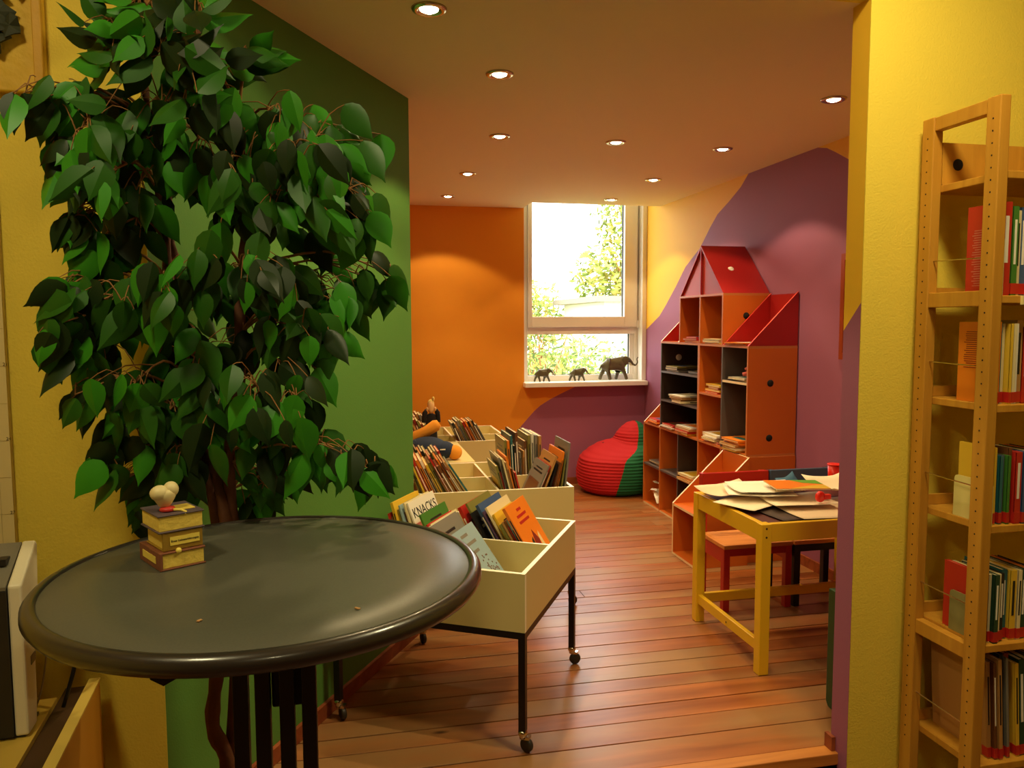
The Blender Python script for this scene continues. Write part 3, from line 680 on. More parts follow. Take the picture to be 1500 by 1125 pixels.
lying('the dark tower\'s bottom by the window', XF-.02, 5.30, s0, 3, rl, WP)
lying('the dark tower\'s bottom by the centre column', XF-.02, 5.03, s0, 4, rl, WP)
lying('the centre column\'s upper cell', XF+.01, 4.64, 3*U+T/2, 4, rl, WP)
lying('the centre column\'s lower cell', XF-.01, 4.64, s0, 4, rl, WP)
lying('the right tower\'s upper cell', XF+.01, 4.31, 2*U+.43+T/2, 2, rl, WP)
lying('the right tower\'s lower cell', XF-.03, 4.32, s0, 5, rl, WP)
lying('the upper house\'s far cell', XF+.01, 4.96, 4*U+T/2, 3, rl, WP)
lying('the upper house\'s near cell', XF+.01, 4.64, 4*U+T/2, 3, rl, WP)
lying('the red slanted cell of the right tower', XF-.01, 4.31, 4*U+T/2, 2, rl, WP)
lying('the low slanted cell by the window', XF-.01, 5.61, s0, 3, rl, WP, .2)
lying('the base\'s upper far cell', XF+.03, 5.60, U+T/2, 2, rl, DP)
lying('the base\'s upper dark cell', XF-.02, 4.97, U+T/2, 3, rl, WP)
# crumpled papers in the bottom cell
for k in range(4):
    r = random.Random(40+k); mb = MB(); vs = []
    for i in range(5):
        for j in range(5): vs.append((i*.03+r.uniform(-.008, .008), j*.04+r.uniform(-.008, .008), .03+r.uniform(-.012, .03)))
    mb.add(vs, [(i*5+j, i*5+j+1, i*5+j+6, i*5+j+5) for i in range(4) for j in range(4)])
    o = mb.build('crumpled_paper', M_PAPER); md = o.modifiers.new('thick', 'SOLIDIFY'); md.thickness = .001
    o.location = (XF+.01+.02*k, 5.50+.015*k, T+.012+.062*k); o.rotation_euler = (r.uniform(-.3, .3), r.uniform(-.5, 0), r.uniform(-.4, .4))
    tag(o, 'crumpled cream paper, %s in the castle shelf\'s bottom far cell' % ('lowest', 'second from bottom', 'third from bottom', 'topmost')[k], 'paper', 'crumpled papers in the shelf')
# little pink toy
pt = thing('plush_doll', 'small pink plush doll sitting in the right tower of the castle shelf', 'soft toy', (XF+.07, 4.21, 2*U+.43+T/2+.035))
M_PK = mat('pink_plush', (214, 110, 96), .9)
MB().ball((0, 0, .035), (.035, .035, .036), 14, 0, 8).build('body', M_PK, pt, True); MB().ball((-.005, 0, .088), (.028, .028, .027), 14, 0, 8).build('head', mat('pale_pink_plush', (232, 168, 140), .9), pt, True)
for s in (-1, 1):
    MB().ball((-.01, s*.026, .108), .011, 8, 0, 6).build('ear', M_PK, pt, True); MB().tube([(-.01, s*.02, .02), (-.05, s*.03, .012)], [.014, .012], 8).build('leg', M_PK, pt, True)
    MB().tube([(-.005, s*.03, .055), (-.03, s*.04, .04)], [.011, .009], 8).build('arm', M_PK, pt, True)

# ---- beanbag
bb = thing('beanbag', 'ribbed red and green beanbag slumped in the corner under the window', 'beanbag', (2.24, 6.22, 0))
def beanbag():
    prof = [(0, .24), (.02, .29), (.06, .325), (.12, .342), (.18, .345), (.24, .337), (.30, .32), (.34, .295), (.37, .258), (.39, .222), (.41, .19), (.45, .168), (.50, .14), (.55, .10), (.585, .06), (.60, .012)]
    NS, NA = 130, 288; rows = []
    def interp(z):
        for (a, ra), (b, r_b) in zip(prof, prof[1:]):
            if z <= b: return ra+(r_b-ra)*(z-a)/(b-a)
        return .01
    for i in range(NS+1):
        z = .60*i/NS; r0 = interp(z); k = min(1, max(0, (z-.29)/.13)); cx, cy = .14*k*k*(3-2*k)+max(0, z-.42)*.2, .04*k
        ring = []
        for j in range(NA):
            a = 2*PI*j/NA; rib = .0035*math.sin(z*2*PI/.026)
            r = r0 + rib*(1 if z < .48 else .4)
            # seat dent towards the room, folds
            d = math.cos(a-math.radians(200)); r *= 1-.20*max(0, d)**2*math.exp(-((z-.43)/.06)**2) + .035*math.sin(5*a+z*9)*min(1, z/.15)*.6
            zz = z + (.05*max(0, math.cos(a-math.radians(175)))**3*math.exp(-((z-.38)/.05)**2))
            x, y = cx+r*math.cos(a), cy+r*math.sin(a)*.97
            ring.append((min(x, .385), min(y, .342), zz))
        rows.append(ring)
    for nm, m, sel in (('red_panel', mat('red_corduroy', (192, 24, 34), .85), lambda a, z: not (-110+48*z < a < 10)), ('green_panel', mat('green_corduroy', (22, 104, 64), .85), lambda a, z: -110+48*z < a < 10)):
        mb = MB(); vs = [p for ring in rows for p in ring]; fs = []
        for i in range(NS):
            for j in range(NA):
                ang = (360*(j+.5)/NA+180) % 360-180
                if sel(ang, .60*i/NS): k = (j+1) % NA; fs.append((i*NA+j, i*NA+k, (i+1)*NA+k, (i+1)*NA+j))
        mb.add(vs, fs); o = mb.build(nm, m, bb, True)
        bm = bmesh.new(); bm.from_mesh(o.data); bmesh.ops.delete(bm, geom=[v for v in bm.verts if not v.link_faces], context='VERTS'); bm.to_mesh(o.data); bm.free()
beanbag()
MB().tube([(-.10, .0, .36), (-.115, .0, .40), (-.12, .0, .425)], [.014, .013, .010], 8).build('handle_loop', M_NAVY, bb)

# ---- elephants on the sill (skin-grown bodies)
M_EL = mat('bronze_resin', (96, 92, 66), .45, noise=.25, nscale=40)
def elephant(label, loc, L, trunk_up):
    t = thing('elephant_figurine', label, 'figurine', loc, 0, 'elephant figurines on the window sill')
    k = L
    vs = [(-.30, 0, .61, .20), (0, 0, .62, .23), (.25, 0, .64, .215), (.42, 0, .78, .13), (.54, 0, .80, .12)]
    es = [(0, 1), (1, 2), (2, 3), (3, 4)]
    tr_ = [(.66, 0, .70, .065), (.76, 0, .58, .045), (.86, 0, .56, .035), (.93, 0, .66, .028), (.90, 0, .80, .022), (.96, 0, .86, .02)] if trunk_up else [(.66, 0, .66, .07), (.76, 0, .52, .05), (.86, 0, .47, .04), (.95, 0, .50, .03)]
    p = 4
    for q in tr_: vs.append(q); es.append((p, len(vs)-1)); p = len(vs)-1
    for bx, dy, pts in ((0, .1, [(-.36, .4, .095), (-.46, .2, .07), (-.50, .03, .07)]), (0, -.1, [(-.26, .4, .095), (-.20, .2, .07), (-.16, .03, .07)]),
                        (2, .1, [(.22, .42, .09), (.16, .2, .065), (.12, .03, .065)]), (2, -.1, [(.32, .42, .09), (.42, .22, .065), (.48, .03, .065)])):
        p = bx
        for x, z, r in pts: vs.append((x, dy, z, r)); es.append((p, len(vs)-1)); p = len(vs)-1
    vs.append((-.50, 0, .55, .025)); es.append((0, len(vs)-1)); vs.append((-.54, 0, .36, .02)); es.append((len(vs)-2, len(vs)-1))
    me = bpy.data.meshes.new('body'); me.from_pydata([(a*k, b*k, c*k) for a, b, c, r in vs], es, []); me.materials.append(M_EL)
    o = bpy.data.objects.new('body', me); COL.objects.link(o); o.parent = t
    o.modifiers.new('skin', 'SKIN'); sv = me.skin_vertices[0].data
    for i, q in enumerate(vs): sv[i].radius = (q[3]*k, q[3]*k)
    sv[1].use_root = True
    o.modifiers['skin'].use_smooth_shade = True
    sd = o.modifiers.new('sub', 'SUBSURF'); sd.levels = 2; sd.render_levels = 2
    for s in (-1, 1):
        mb = MB(); mb.ball((.40*k, s*.15*k, .74*k), (.13*k, .02*k, .17*k), 12, 0, 8); mb.build('ear', M_EL, t, True)
        MB().tube([(.60*k, s*.07*k, .66*k), (.68*k, s*.09*k, .56*k), (.76*k, s*.08*k, .56*k)], [.018*k, .015*k, .004*k], 6).build('tusk', mat('tusk_ivory', (214, 200, 150), .4), t, True)
SILL = .9255
elephant('large bronze elephant figurine with raised trunk on the window sill', (2.335, 6.57, SILL), .245, True)
elephant('small elephant calf figurine on the sill, at the orange wall end', (1.665, 6.55, SILL), .135, False)
elephant('small elephant calf figurine on the sill, between the other two elephants', (1.99, 6.56, SILL), .135, False)

# ---- children's table, chairs, stool
ct = thing('childrens_table', "yellow wooden children's table covered with drawing paper", 'table', (1.62, 2.77, 0))
TW, TDp, TH = .82, .63, .632; q = .045
for x in (0, TW-q):
    for y in (0, TDp-q): B(x, x+q, y, y+q, 0, TH).build('leg', M_YLAC, ct, bevel=.003)
B(q, TW-q, .004, .028, TH-.075, TH).build('apron', M_YLAC, ct, bevel=.002); B(q, TW-q, TDp-.028, TDp-.004, TH-.075, TH).build('apron', M_YLAC, ct, bevel=.002)
B(.004, .028, q, TDp-q, TH-.075, TH).build('apron', M_YLAC, ct, bevel=.002); B(TW-.028, TW-.004, q, TDp-q, TH-.075, TH).build('apron', M_YLAC, ct, bevel=.002)
B(.03, TW-.03, .03, TDp-.03, TH-.024, TH-.008).build('tabletop', mat('dark_red_tabletop', (84, 34, 28), .5), ct)
B(.01, .032, q, TDp-q, .09, .135).build('stretcher', M_YLAC, ct, bevel=.002); B(q, TW-q, TDp-.034, TDp-.012, .09, .135).build('stretcher', M_YLAC, ct, bevel=.002)
B(TW-.032, TW-.01, q, TDp-q, .09, .135).build('stretcher', M_YLAC, ct, bevel=.002)
for zz in (TH-.018, TH-.054): 
    for yy in (.018,):
        o = MB().lathe([(.0045, 0), (.004, .001), (.001, .001)], 10).build('screw', mat('screw_dark', (50, 34, 14), .5), ct); o.location = (.022, -.0002, zz); o.rotation_euler = (PI/2, 0, 0)
o = MB().lathe([(.0045, 0), (.004, .001), (.001, .001)], 10).build('screw', MATS['screw_dark'], ct); o.location = (.009, .3, .11); o.rotation_euler = (0, -PI/2, 0)
def child_chair(label, loc, m, md, mb_):
    t = thing('childrens_chair', label, 'chair', loc); Wd, Dp, SH = .375, .29, .343; l = .034
    for x in (0, Wd-l):
        B(x, x+l, .0, l, 0, SH-.022).build('leg', md, t, bevel=.002); B(x, x+l, Dp-l, Dp, 0, .655).build('leg', md, t, bevel=.002)
        B(x+.004, x+l-.004, l, Dp-l, SH-.095, SH-.022, edge=1).build('apron', [m, M_EDGE], t)
    B(l, Wd-l, .006, .026, SH-.06, SH-.022).build('apron', md, t)
    B(-.002, Wd+.002, -.006, Dp-l-.001, SH-.021, SH, edge=None).build('seat', M_SEAT, t, bevel=.003)
    B(l-.036, Wd-l+.036, Dp-l-.018, Dp-l-.001, .50, .66).build('backrest', mb_, t, bevel=.004)
    return t
child_chair("red children's chair with plywood seat pushed up to the yellow table", (1.805, 3.435, 0), M_RED, M_RED, M_RED)
child_chair("blue-black children's chair next to the red one at the yellow table", (2.195, 3.435, 0), M_NAVY, M_NAVY, M_BLUE)
st = thing('childrens_stool', "dark green children's stool half hidden behind the pillar wall", 'stool', (1.742, 2.258, 0))
M_GST = mat('green_lacquer', (30, 70, 40), .4)
for x in (0, .27):
    MB().prism([(x, 0, .02), (x, .012, .003), (x, .03, 0), (x, .21, 0), (x, .228, .003), (x, .24, .02), (x, .24, .455), (x, 0, .455)], (.03, 0, 0)).build('side_panel', M_GST, st, bevel=.004)
B(.031, .269, 0, .24, .42, .455).build('seat', M_GST, st, bevel=.004)

# papers on the table
TZc = TH-.004
def sheet(label, x, y, z, rz, w_, h, m, curl=0, curl2=0, ph=0, mname='paper_sheet', cat='paper'):
    n = 9; vs = []
    for i in range(n):
        for j in range(n):
            a, b = i/(n-1), j/(n-1)
            vs.append(((a-.5)*w_, (b-.5)*h, curl*(abs(a-.5)*2)**2.2*(1 if a > .5 else .35)+curl2*(abs(b-.5)*2)**2.2*(1 if b > .5 else .4)+.0015*math.sin(a*9+ph)*math.cos(b*7+ph)+.0015))
    mb = MB(); mb.add(vs, [(i*n+j, (i+1)*n+j, (i+1)*n+j+1, i*n+j+1) for i in range(n-1) for j in range(n-1)])
    o = mb.build(mname, m, None, True); sd = o.modifiers.new('thick', 'SOLIDIFY'); sd.thickness = .0006
    o.location = (x, y, z); o.rotation_euler = (0, 0, rz); return tag(o, label, cat, 'papers on the yellow table')
M_P2 = mat('tan_drawing_paper', (232, 206, 172), .8); M_P3 = mat('cream_drawing_paper', (246, 228, 196), .8); M_PBL = mat('blue_paper', (66, 110, 140), .8); M_PG = mat('grey_paper', (70, 52, 44), .8)
sheet('dark paper sheet lying lowest on the yellow table', 1.90, 2.95, TZc, .1, .34, .25, M_PG, .004)
sheet('large tan drawing sheet with a torn edge on the yellow table', 2.06, 2.955, TZc+.004, -.02, .46, .33, M_P2, .006, .004, 1)
sheet('cream sheet hanging over the table edge by the slanted shelf', 1.76, 3.10, TZc+.014, .5, .297, .21, M_P3, .004, .004, 2)
sheet('tan sheet with ruffled edge near the red chair', 1.745, 3.27, TZc+.024, .25, .28, .19, M_P2, .012, .02, 3)
sheet('white sheet lying across the pile on the yellow table', 1.83, 3.16, TZc+.044, -.35, .297, .21, M_PAPER, .006, .006, 4)
sheet('second cream sheet under the magazine on the yellow table', 1.95, 3.04, TZc+.024, -.1, .297, .21, M_P3, .003, .01, 5)
sheet('blue paper scrap standing up behind the pile', 2.10, 3.30, TZc+.012, .5, .16, .12, M_PBL, .02, .05, 6)
sheet('white sheet topmost of the pile, beside the magazine', 1.86, 3.17, TZc+.056, -.12, .297, .21, M_PAPER, .004, .012, 7)
sheet('large curled cream sheet with faint marks near the pillar', 2.25, 3.14, TZc+.040, .12, .30, .22, M_P3, .06, .04, 8)
mag = thing('magazine', 'orange, green and yellow magazine lying on the papers', 'magazine', (1.98, 3.10, TZc+.078), math.radians(-12))
B(-.12, .12, -.09, .09, .0005, .006).build('pages', M_PAGE, mag); B(-.121, .121, -.091, .091, .0062, .0072).build('cover', cmat('orange'), mag)
MB().prism([(.0, .091, .0073), (.121, .091, .0073), (.121, .0, .0073), (.04, .03, .0073)], (0, 0, .0004)).build('cover_picture', mat('leaf_green_print', (96, 160, 44), .4), mag)
MB().prism([(-.06, -.091, .0073), (.121, -.091, .0073), (.121, -.01, .0073), (.05, -.03, .0073)], (0, 0, .0004)).build('cover_picture', cmat('yellow'), mag)
rt_ = thing('plastic_toy', 'bright red plastic toy knob lying on the tan paper', 'toy', (2.005, 2.955, TZc+.034))
M_RT = mat('red_plastic', (236, 44, 24), .3)
o = MB().lathe([(.001, -.011), (.02, -.011), (.024, -.006), (.024, .006), (.02, .011), (.001, .011)], 20).build('knob', M_RT, rt_, True); o.location = (0, 0, .025); o.rotation_euler = (PI/2, 0, .3)
B(.018, .05, -.008, .012, .012, .034).build('handle', M_RT, rt_, bevel=.003)
pc = thing('pencil_cup', 'tall red plastic cup at the back of the yellow table, beside the pillar', 'cup', (2.345, 3.345, TH-.008))
MB().lathe([(.001, 0), (.028, 0), (.032, .12), (.030, .12), (.026, .006), (.001, .005)], 20).build('cup_body', M_RT, pc, True)
MB().lathe([(.032, .116), (.0345, .118), (.0345, .124), (.030, .124)], 20).build('cup_rim', M_RT, pc, True)
# framed picture on the purple wall
pf = thing('picture_frame', 'dark orange wooden picture frame on the purple wall', 'picture frame', (XR-.001, 3.455, 1.53))
for a in ((-.025, 0, -.27, .27, .25, .285), (-.025, 0, -.27, .27, -.285, -.25), (-.025, 0, .24, .27, -.25, .25), (-.025, 0, -.27, -.24, -.25, .25)): B(*a).build('frame_bar', mat('orange_brown_frame', (150, 60, 24), .45), pf)
B(-.008, -.001, -.24, .24, -.25, .25).build('picture', mat('muted_print', (196, 150, 96), .6, noise=.4, nscale=12), pf)

# ---- wooden bookcase in front of the yellow wall
BX, BY = 1.758, 1.826
bc = thing('bookcase', 'open beech bookcase with ladder sides and peg holes', 'bookcase', (BX, BY, LOW))
HB = 2.07-LOW; UW, UD, DP_ = .034, .048, .294
BW_ = 1.0
for x in (0, BW_):
    for y in (0, DP_-UD):
        up_ = B(x, x+UW, y, y+UD, 0, HB).build('upright', M_BEECH, bc, bevel=.003)
        if x == 0:
            mb = MB(); z = .25
            while z < HB-.06:
                mb.tube([(-.0006, y+UD*.5, z), (.004, y+UD*.5, z)], .0026, 6); z += .0335
            mb.build('peg_holes', M_HOLE, up_)['kind'] = 'stuff'
    B(x+.004, x+UW-.002, UD, DP_-UD, HB-.042, HB-.002).build('top_rail', M_BEECH, bc, bevel=.002)
    for z in (1.492-LOW, .455-LOW): B(x+.003, x+UW-.002, UD, DP_-UD, z, z+.045).build('side_rail', M_BEECH, bc, bevel=.002)
LV = [1.845, 1.5, 1.19, .84, .485, .12]
for k, z in enumerate(LV):
    B(UW+.001, BW_-.001, .006, DP_-.01, z-LOW, z-LOW+.022).build('shelf_board', M_BEECH, bc, bevel=.002)
    B(UW+.001, BW_-.001, DP_-.022, DP_-.010, z-LOW+.023, z-LOW+.055).build('back_ledge', M_BEECH, bc)
    if k:
        MB().tube([(UW*.5, UD-.002, z-LOW+.13), (UW*.5, DP_-UD+.002, z-LOW+.135)], .002, 6).build('side_wire', M_CHR, bc)
tp = B(UW+.001, UW+.55, .245, .26, LV[0]-LOW+.0235, LV[0]-LOW+.15).build('top_board', M_BEECH, bc)
o = MB().lathe([(.018, 0), (.017, .002), (.001, .002)], 18).build('hole', M_HOLE, bc); o.location = (UW+.055, .2445, LV[0]-LOW+.085); o.rotation_euler = (PI/2, 0, 0)
lbx = B(UW+.065, UW+.16, -.004, .005, LV[1]-LOW-.004, LV[1]-LOW+.021).build('shelf_label', mat('label_cream', (232, 214, 140), .5), bc)
rk = random.Random(33)
def text_lines(o, w_, h, c, n, z0, z1):
    mb = MB()
    for k in range(n):
        z = z1-(z1-z0)*k/(n-1); mb.box(-.0006, -.0001, w_*.28, w_*rk.uniform(.75, .85), z, z+.0022)
    mb.build('blurb_lines', cmat(c), o)['kind'] = 'stuff'
def shelf_books(k, specs, place, y0=.02, st_=.0, sticker=True):
    out = fill_row(place, 'books in the wooden bookcase', V3((BX+UW, BY+y0, 0)), Y1, X1, LV[k]+.022, specs, rk, start=st_, depth_off=-.01, sticker=sticker)
    for o in out: strip(o, ('cover_picture', 'title_bars'))
    return out
o1 = shelf_books(1, [('red', .03, .262, .125, 0), ('green', .018, .25, .12, 0), ('cream', .016, .24, .12, 0), ('blue', .02, .25, .12, 0), ('yellow', .02, .25, .12, 0), ('brown', .03, .24, .12, 0), ('cream', .012, .24, .12, 0), ('dark green', .016, .24, .12, 0), ('orange', .014, .24, .12, 0), ('black', .014, .24, .12, 0)], "on the bookcase's upper shelf", .02, .012)
text_lines(o1[0], .125, .262, 'pink', 24, .03, .19)
o1 = shelf_books(2, [('orange', .017, .235, .135, 0), ('teal', .007, .232, .13, 0), ('cream', .009, .23, .13, 0), ('yellow', .008, .23, .13, 0), ('cream', .009, .23, .13, 0), ('white', .008, .23, .13, 0), ('tan', .02, .24, .13, 0), ('red', .02, .22, .13, 0), ('cream', .012, .22, .13, 0), ('dark green', .016, .22, .13, 0), ('orange', .014, .22, .13, 0), ('black', .014, .22, .13, 0)], "on the bookcase's second shelf", .02, .006)
text_lines(o1[0], .135, .235, 'dark red', 18, .10, .205)
shelf_books(3, [('yellow', .008, .225, .13, 0), ('black', .008, .20, .12, 0), ('teal', .009, .20, .12, 0), ('purple', .008, .20, .12, 0), ('green', .008, .20, .12, 0), ('brown', .01, .22, .13, 0), ('red', .02, .21, .13, 0), ('blue', .02, .21, .13, 0), ('cream', .012, .21, .13, 0), ('dark green', .016, .21, .13, 0), ('orange', .014, .21, .13, 0), ('black', .014, .21, .13, 0)], "on the bookcase's third shelf", .02, .012)
shelf_books(4, [('red', .012, .205, .14, 0), ('cream', .008, .205, .14, 0), ('dark green', .014, .205, .14, 0), ('cream', .008, .205, .14, 0), ('black', .012, .205, .14, 0), ('teal', .02, .21, .14, 0), ('yellow', .02, .21, .14, 0), ('cream', .012, .21, .14, 0), ('dark green', .016, .21, .14, 0), ('orange', .014, .21, .14, 0), ('black', .014, .21, .14, 0)], "on the bookcase's fourth shelf", .02, .006)
shelf_books(5, [('tan', .012, .30, .22, 4), ('brown', .01, .30, .22, 4), ('tan', .012, .31, .22, 4), ('black', .012, .32, .22, 4), ('grey', .008, .31, .22, 4), ('dark red', .018, .315, .22, 4), ('yellow', .012, .29, .22, 4), ('dark green', .02, .3, .22, 4), ('cream', .014, .3, .22, 4), ('blue', .016, .29, .22, 4), ('olive', .014, .3, .22, 4)], "on the bookcase's lowest shelf", .03, .02)
def bookend(label, k, x, y0, y1, h, m):
    z = LV[k]+.0225; o = MB(); r = .012
    o.prism([(0, y0, 0), (0, y1, 0), (0, y1, h-r), (0, y1-r*.3, h-r*.3), (0, y1-r, h), (0, y0+r, h), (0, y0+r*.3, h-r*.3), (0, y0, h-r)], (.0022, 0, 0))
    o = o.build('bookend', m); o.location = (x, 0, z); tag(o, label, 'bookend', 'metal bookends in the bookcase')
M_BE = mat('cream_enamel', (228, 214, 138), .4); M_BG = mat('grey_green_enamel', (138, 132, 84), .45)
bookend('cream metal bookend against the thick red book on the upper shelf', 1, BX+UW+.0035, BY+.006, BY+.085, .165, M_BE)
bookend('cream metal bookend with folded top on the third shelf', 3, BX+UW+.004, BY+.006, BY+.15, .125, M_BE)
bookend('grey-green metal bookend on the fourth shelf', 4, BX+UW+.001, BY+.006, BY+.145, .125, M_BG)

# ---- left: desk, printer, cables, planner board, relief picture
dk = thing('side_desk', 'low yellow desk with dark cable channel beside the standing table', 'desk', (-.655, 2.145, LOW), math.radians(5))
HD = .533-LOW
B(-.018, .004, -1.2, -.045, 0, HD).build('side_panel', M_YLAC if False else mat('ochre_panel', (206, 150, 48), .5), dk)
B(-.02, .006, -1.2, -.045, HD+.0005, HD+.006).build('edge_strip', mat('pale_yellow_edge', (224, 196, 96), .45), dk)
B(-.075, -.021, -1.2, -.045, HD-.05, HD-.012).build('cable_channel', mat('dark_channel', (70, 44, 18), .6), dk)
B(-1.1, -.076, -1.2, -.12, HD-.022, HD).build('desktop', mat('mustard_desktop', (196, 164, 66), .5), dk)
B(-1.1, -1.08, -1.2, -.12, 0, HD-.023).build('side_panel', MATS['ochre_panel'], dk)
pr = thing('printer', 'white and black desktop printer on the low yellow desk', 'printer', (-.712, 1.83, .5345), math.radians(5))
M_PW = mat('printer_white', (222, 212, 182), .4); M_PBK = mat('printer_black', (34, 30, 28), .45); M_PGY = mat('printer_grey', (112, 106, 90), .5)
MB().prism([(0, .0, .004), (0, .06, .004), (0, .07, .06), (0, .075, .20), (0, .11, .24), (0, .13, .405), (0, .12, .415), (0, .0, .345)], (-.028, 0, 0)).build('side_cheek', M_PW, pr, bevel=.005)
MB().prism([(-.029, -.004, .006), (-.029, .12, .006), (-.029, .125, .40), (-.029, -.004, .335)], (-.36, 0, 0)).build('body', M_PBK, pr)
MB().prism([(-.03, -.003, .337), (-.03, .124, .403), (-.03, .124, .411), (-.03, -.003, .345)], (-.35, 0, 0)).build('lid', M_PGY, pr)
B(-.06, -.042, .05, .08, .378, .392).build('lid_catch', M_PBK, pr)
B(.0003, .0016, .035, .07, .15, .17).build('handle_recess', mat('recess_grey', (120, 108, 78), .6), pr)
B(-.38, -.01, .005, .11, 0, .0055).build('foot_bar', M_PBK, pr)
def cord(label, pts, r, m):
    cu = []
    for i in range(len(pts)-1):
        for k in range(6):
            a = k/6; p0, p1, p2, p3 = [V3(pts[min(max(i+d, 0), len(pts)-1)]) for d in (-1, 0, 1, 2)]
            cu.append(.5*((2*p1)+(-p0+p2)*a+(2*p0-5*p1+4*p2-p3)*a*a+(-p0+3*p1-3*p2+p3)*a**3))
    cu.append(V3(pts[-1])); tag(MB().tube(cu, r, 8).build('cord', m, None, True), label, 'cord', 'printer cords')
cord('thick black cord drooping from behind the printer into the channel', [(-.735, 2.03, .70), (-.70, 2.05, .715), (-.668, 2.03, .695), (-.668, 1.99, .62), (-.69, 1.97, .53)], .005, M_BLK)
cord('thin grey-brown cord hanging behind the printer', [(-.735, 2.0, .71), (-.728, 1.99, .66), (-.735, 1.97, .58), (-.745, 1.95, .537)], .0022, mat('grey_cord', (130, 104, 56), .5))
pb = thing('planner_board', 'cream wall planner with grid lines and small numbers', 'planner', (-.9, YF-.001, 0))
B(-.30, .063, -.018, -.001, .83, 1.81).build('board', mat('planner_paper', (226, 204, 140), .6), pb)
gl_ = MB()
for k in range(10): gl_.box(-.30, .062, -.0188, -.0183, 1.72-k*.0935, 1.7208-k*.0935)
for k in range(4): gl_.box(.035-k*.07, .0356-k*.07, -.0188, -.0183, .84, 1.80)
gl_.build('grid_lines', mat('faint_line', (186, 160, 96), .7), pb)
for s, px, py in (('21', 7.5, 534), ('24', 12.5, 643), ('27', 18.5, 751)):
    P = at_y(px, py, YF-.02); text(s, .012, mat('faint_print', (96, 78, 36), .7), pb, frame_m((P.x+.9, -.0185, P.z), (1, 0, 0), (0, 0, 1)), 'number')
rp_ = thing('relief_picture', 'ochre relief panel with dark dried leaves on the yellow wall', 'wall art', (-.86, YF-.001, 2.22))
B(-.2, .147, -.022, -.001, -.205, .36).build('panel', mat('ochre_relief', (222, 178, 44), .6, noise=.25, nscale=9, bump=.6, bscale=40), rp_, bevel=.004)
B(.125, .147, -.032, -.0225, -.205, .36).build('border', mat('ochre_border', (212, 160, 40), .55, bump=.4, bscale=40), rp_, bevel=.003)
cg = MB()
for k in range(14): cg.tube([(-.2, -.024, .02+k*.024), (.095, -.024, .02+k*.024)], .006, 6)
cg.build('corrugated_card', mat('yellow_card', (226, 184, 60), .7), rp_)['kind'] = 'stuff'
M_DL = mat('dried_leaf', (46, 50, 26), .7, noise=.4, nscale=30)
rq = random.Random(8)
for k, (dx, dz, s) in enumerate([(.05, .10, .05), (.09, .06, .045), (.02, .06, .05), (.04, .02, .05), (-.02, .10, .05), (.06, -.03, .045), (.01, -.04, .05), (.045, -.09, .04), (.0, -.11, .045), (-.05, -.02, .05), (-.05, .07, .05), (.085, -.06, .03), (-.04, -.13, .035), (.02, .14, .04)]):
    mb = MB(); a = rq.uniform(0, 6.28); pts = []
    for j in range(9):
        r = s*(1 if j % 2 == 0 else .62)*rq.uniform(.85, 1.1); an = a+2*PI*j/9
        pts.append((r*math.cos(an), -.012-.02*rq.random(), r*math.sin(an)))
    mb.add(pts+[(0, -.03, 0)], [(j, (j+1) % 9, 9) for j in range(9)])
    o = mb.build('dried_leaf', M_DL, rp_); o.location = (dx, -.024, dz); sdm = o.modifiers.new('t', 'SOLIDIFY'); sdm.thickness = .006
MB().tube([(-.02, -.03, .12), (.0, -.035, 0), (-.01, -.03, -.19)], .006, 6).build('stem', mat('dry_stem', (150, 96, 36), .7), rp_)

# ================================================================== FICUS TREE
ft = thing('ficus_tree', 'large leafy artificial ficus tree with twisted brown stems behind the standing table', 'plant', (0, 0, 0))
PB = V3((-.34, 1.985, LOW))
M_BARK = mat('brown_bark', (104, 62, 36), .8, noise=.35, nscale=25, bump=.8, bscale=50); M_TWIG = mat('tan_twig', (150, 104, 52), .75)
LEAFM = [mat('leaf_dark', (32, 52, 20), .42, noise=.2, nscale=14, spec=.22), mat('leaf_mid', (44, 96, 22), .42, noise=.2, nscale=14, spec=.25), mat('leaf_bright', (58, 138, 28), .42, noise=.18, nscale=14, spec=.25)]
pot = MB().lathe([(.001, 0), (.11, 0), (.135, .22), (.145, .22), (.145, .25), (.128, .25), (.122, .2), (.001, .2)], 28, PB).build('pot', mat('terracotta', (150, 84, 52), .7), ft, True)
def smooth(pts, k=5):
    out = []
    for i in range(len(pts)-1):
        for q_ in range(k):
            a = q_/k; p0, p1, p2, p3 = [V3(pts[min(max(i+d, 0), len(pts)-1)]) for d in (-1, 0, 1, 2)]
            out.append(.5*((2*p1)+(-p0+p2)*a+(2*p0-5*p1+4*p2-p3)*a*a+(-p0+3*p1-3*p2+p3)*a**3))
    out.append(V3(pts[-1])); return out
SY = 2.01
def stem(pix, r0, r1, foot):
    pts = [PB+V3(foot)+V3((0, 0, .2))]+[at_y(x, y, SY+dy) for x, y, dy in pix]
    pts = smooth(pts, 5); n = len(pts); rr_ = [r0+(r1-r0)*i/(n-1)+.002*math.sin(i*1.7) for i in range(n)]
    MB().tube(pts, rr_, 9).build('stem', M_BARK, ft, True); return pts
S1 = stem([(334, 1125, 0), (312, 1065, .01), (316, 1000, .02), (330, 900, .0), (335, 800, .0), (316, 690, .01), (284, 580, 0), (250, 430, .0), (242, 340, .01), (226, 240, 0), (215, 150, .01), (205, 70, 0), (220, 10, 0)], .021, .006, (0, 0, 0))
S2 = stem([(352, 1120, .03), (346, 1040, .04), (352, 900, .03), (340, 760, .02), (336, 660, .0), (350, 560, .01), (352, 440, .0), (360, 330, .01), (352, 240, .0), (350, 160, 0)], .019, .011, (.03, .02, 0))
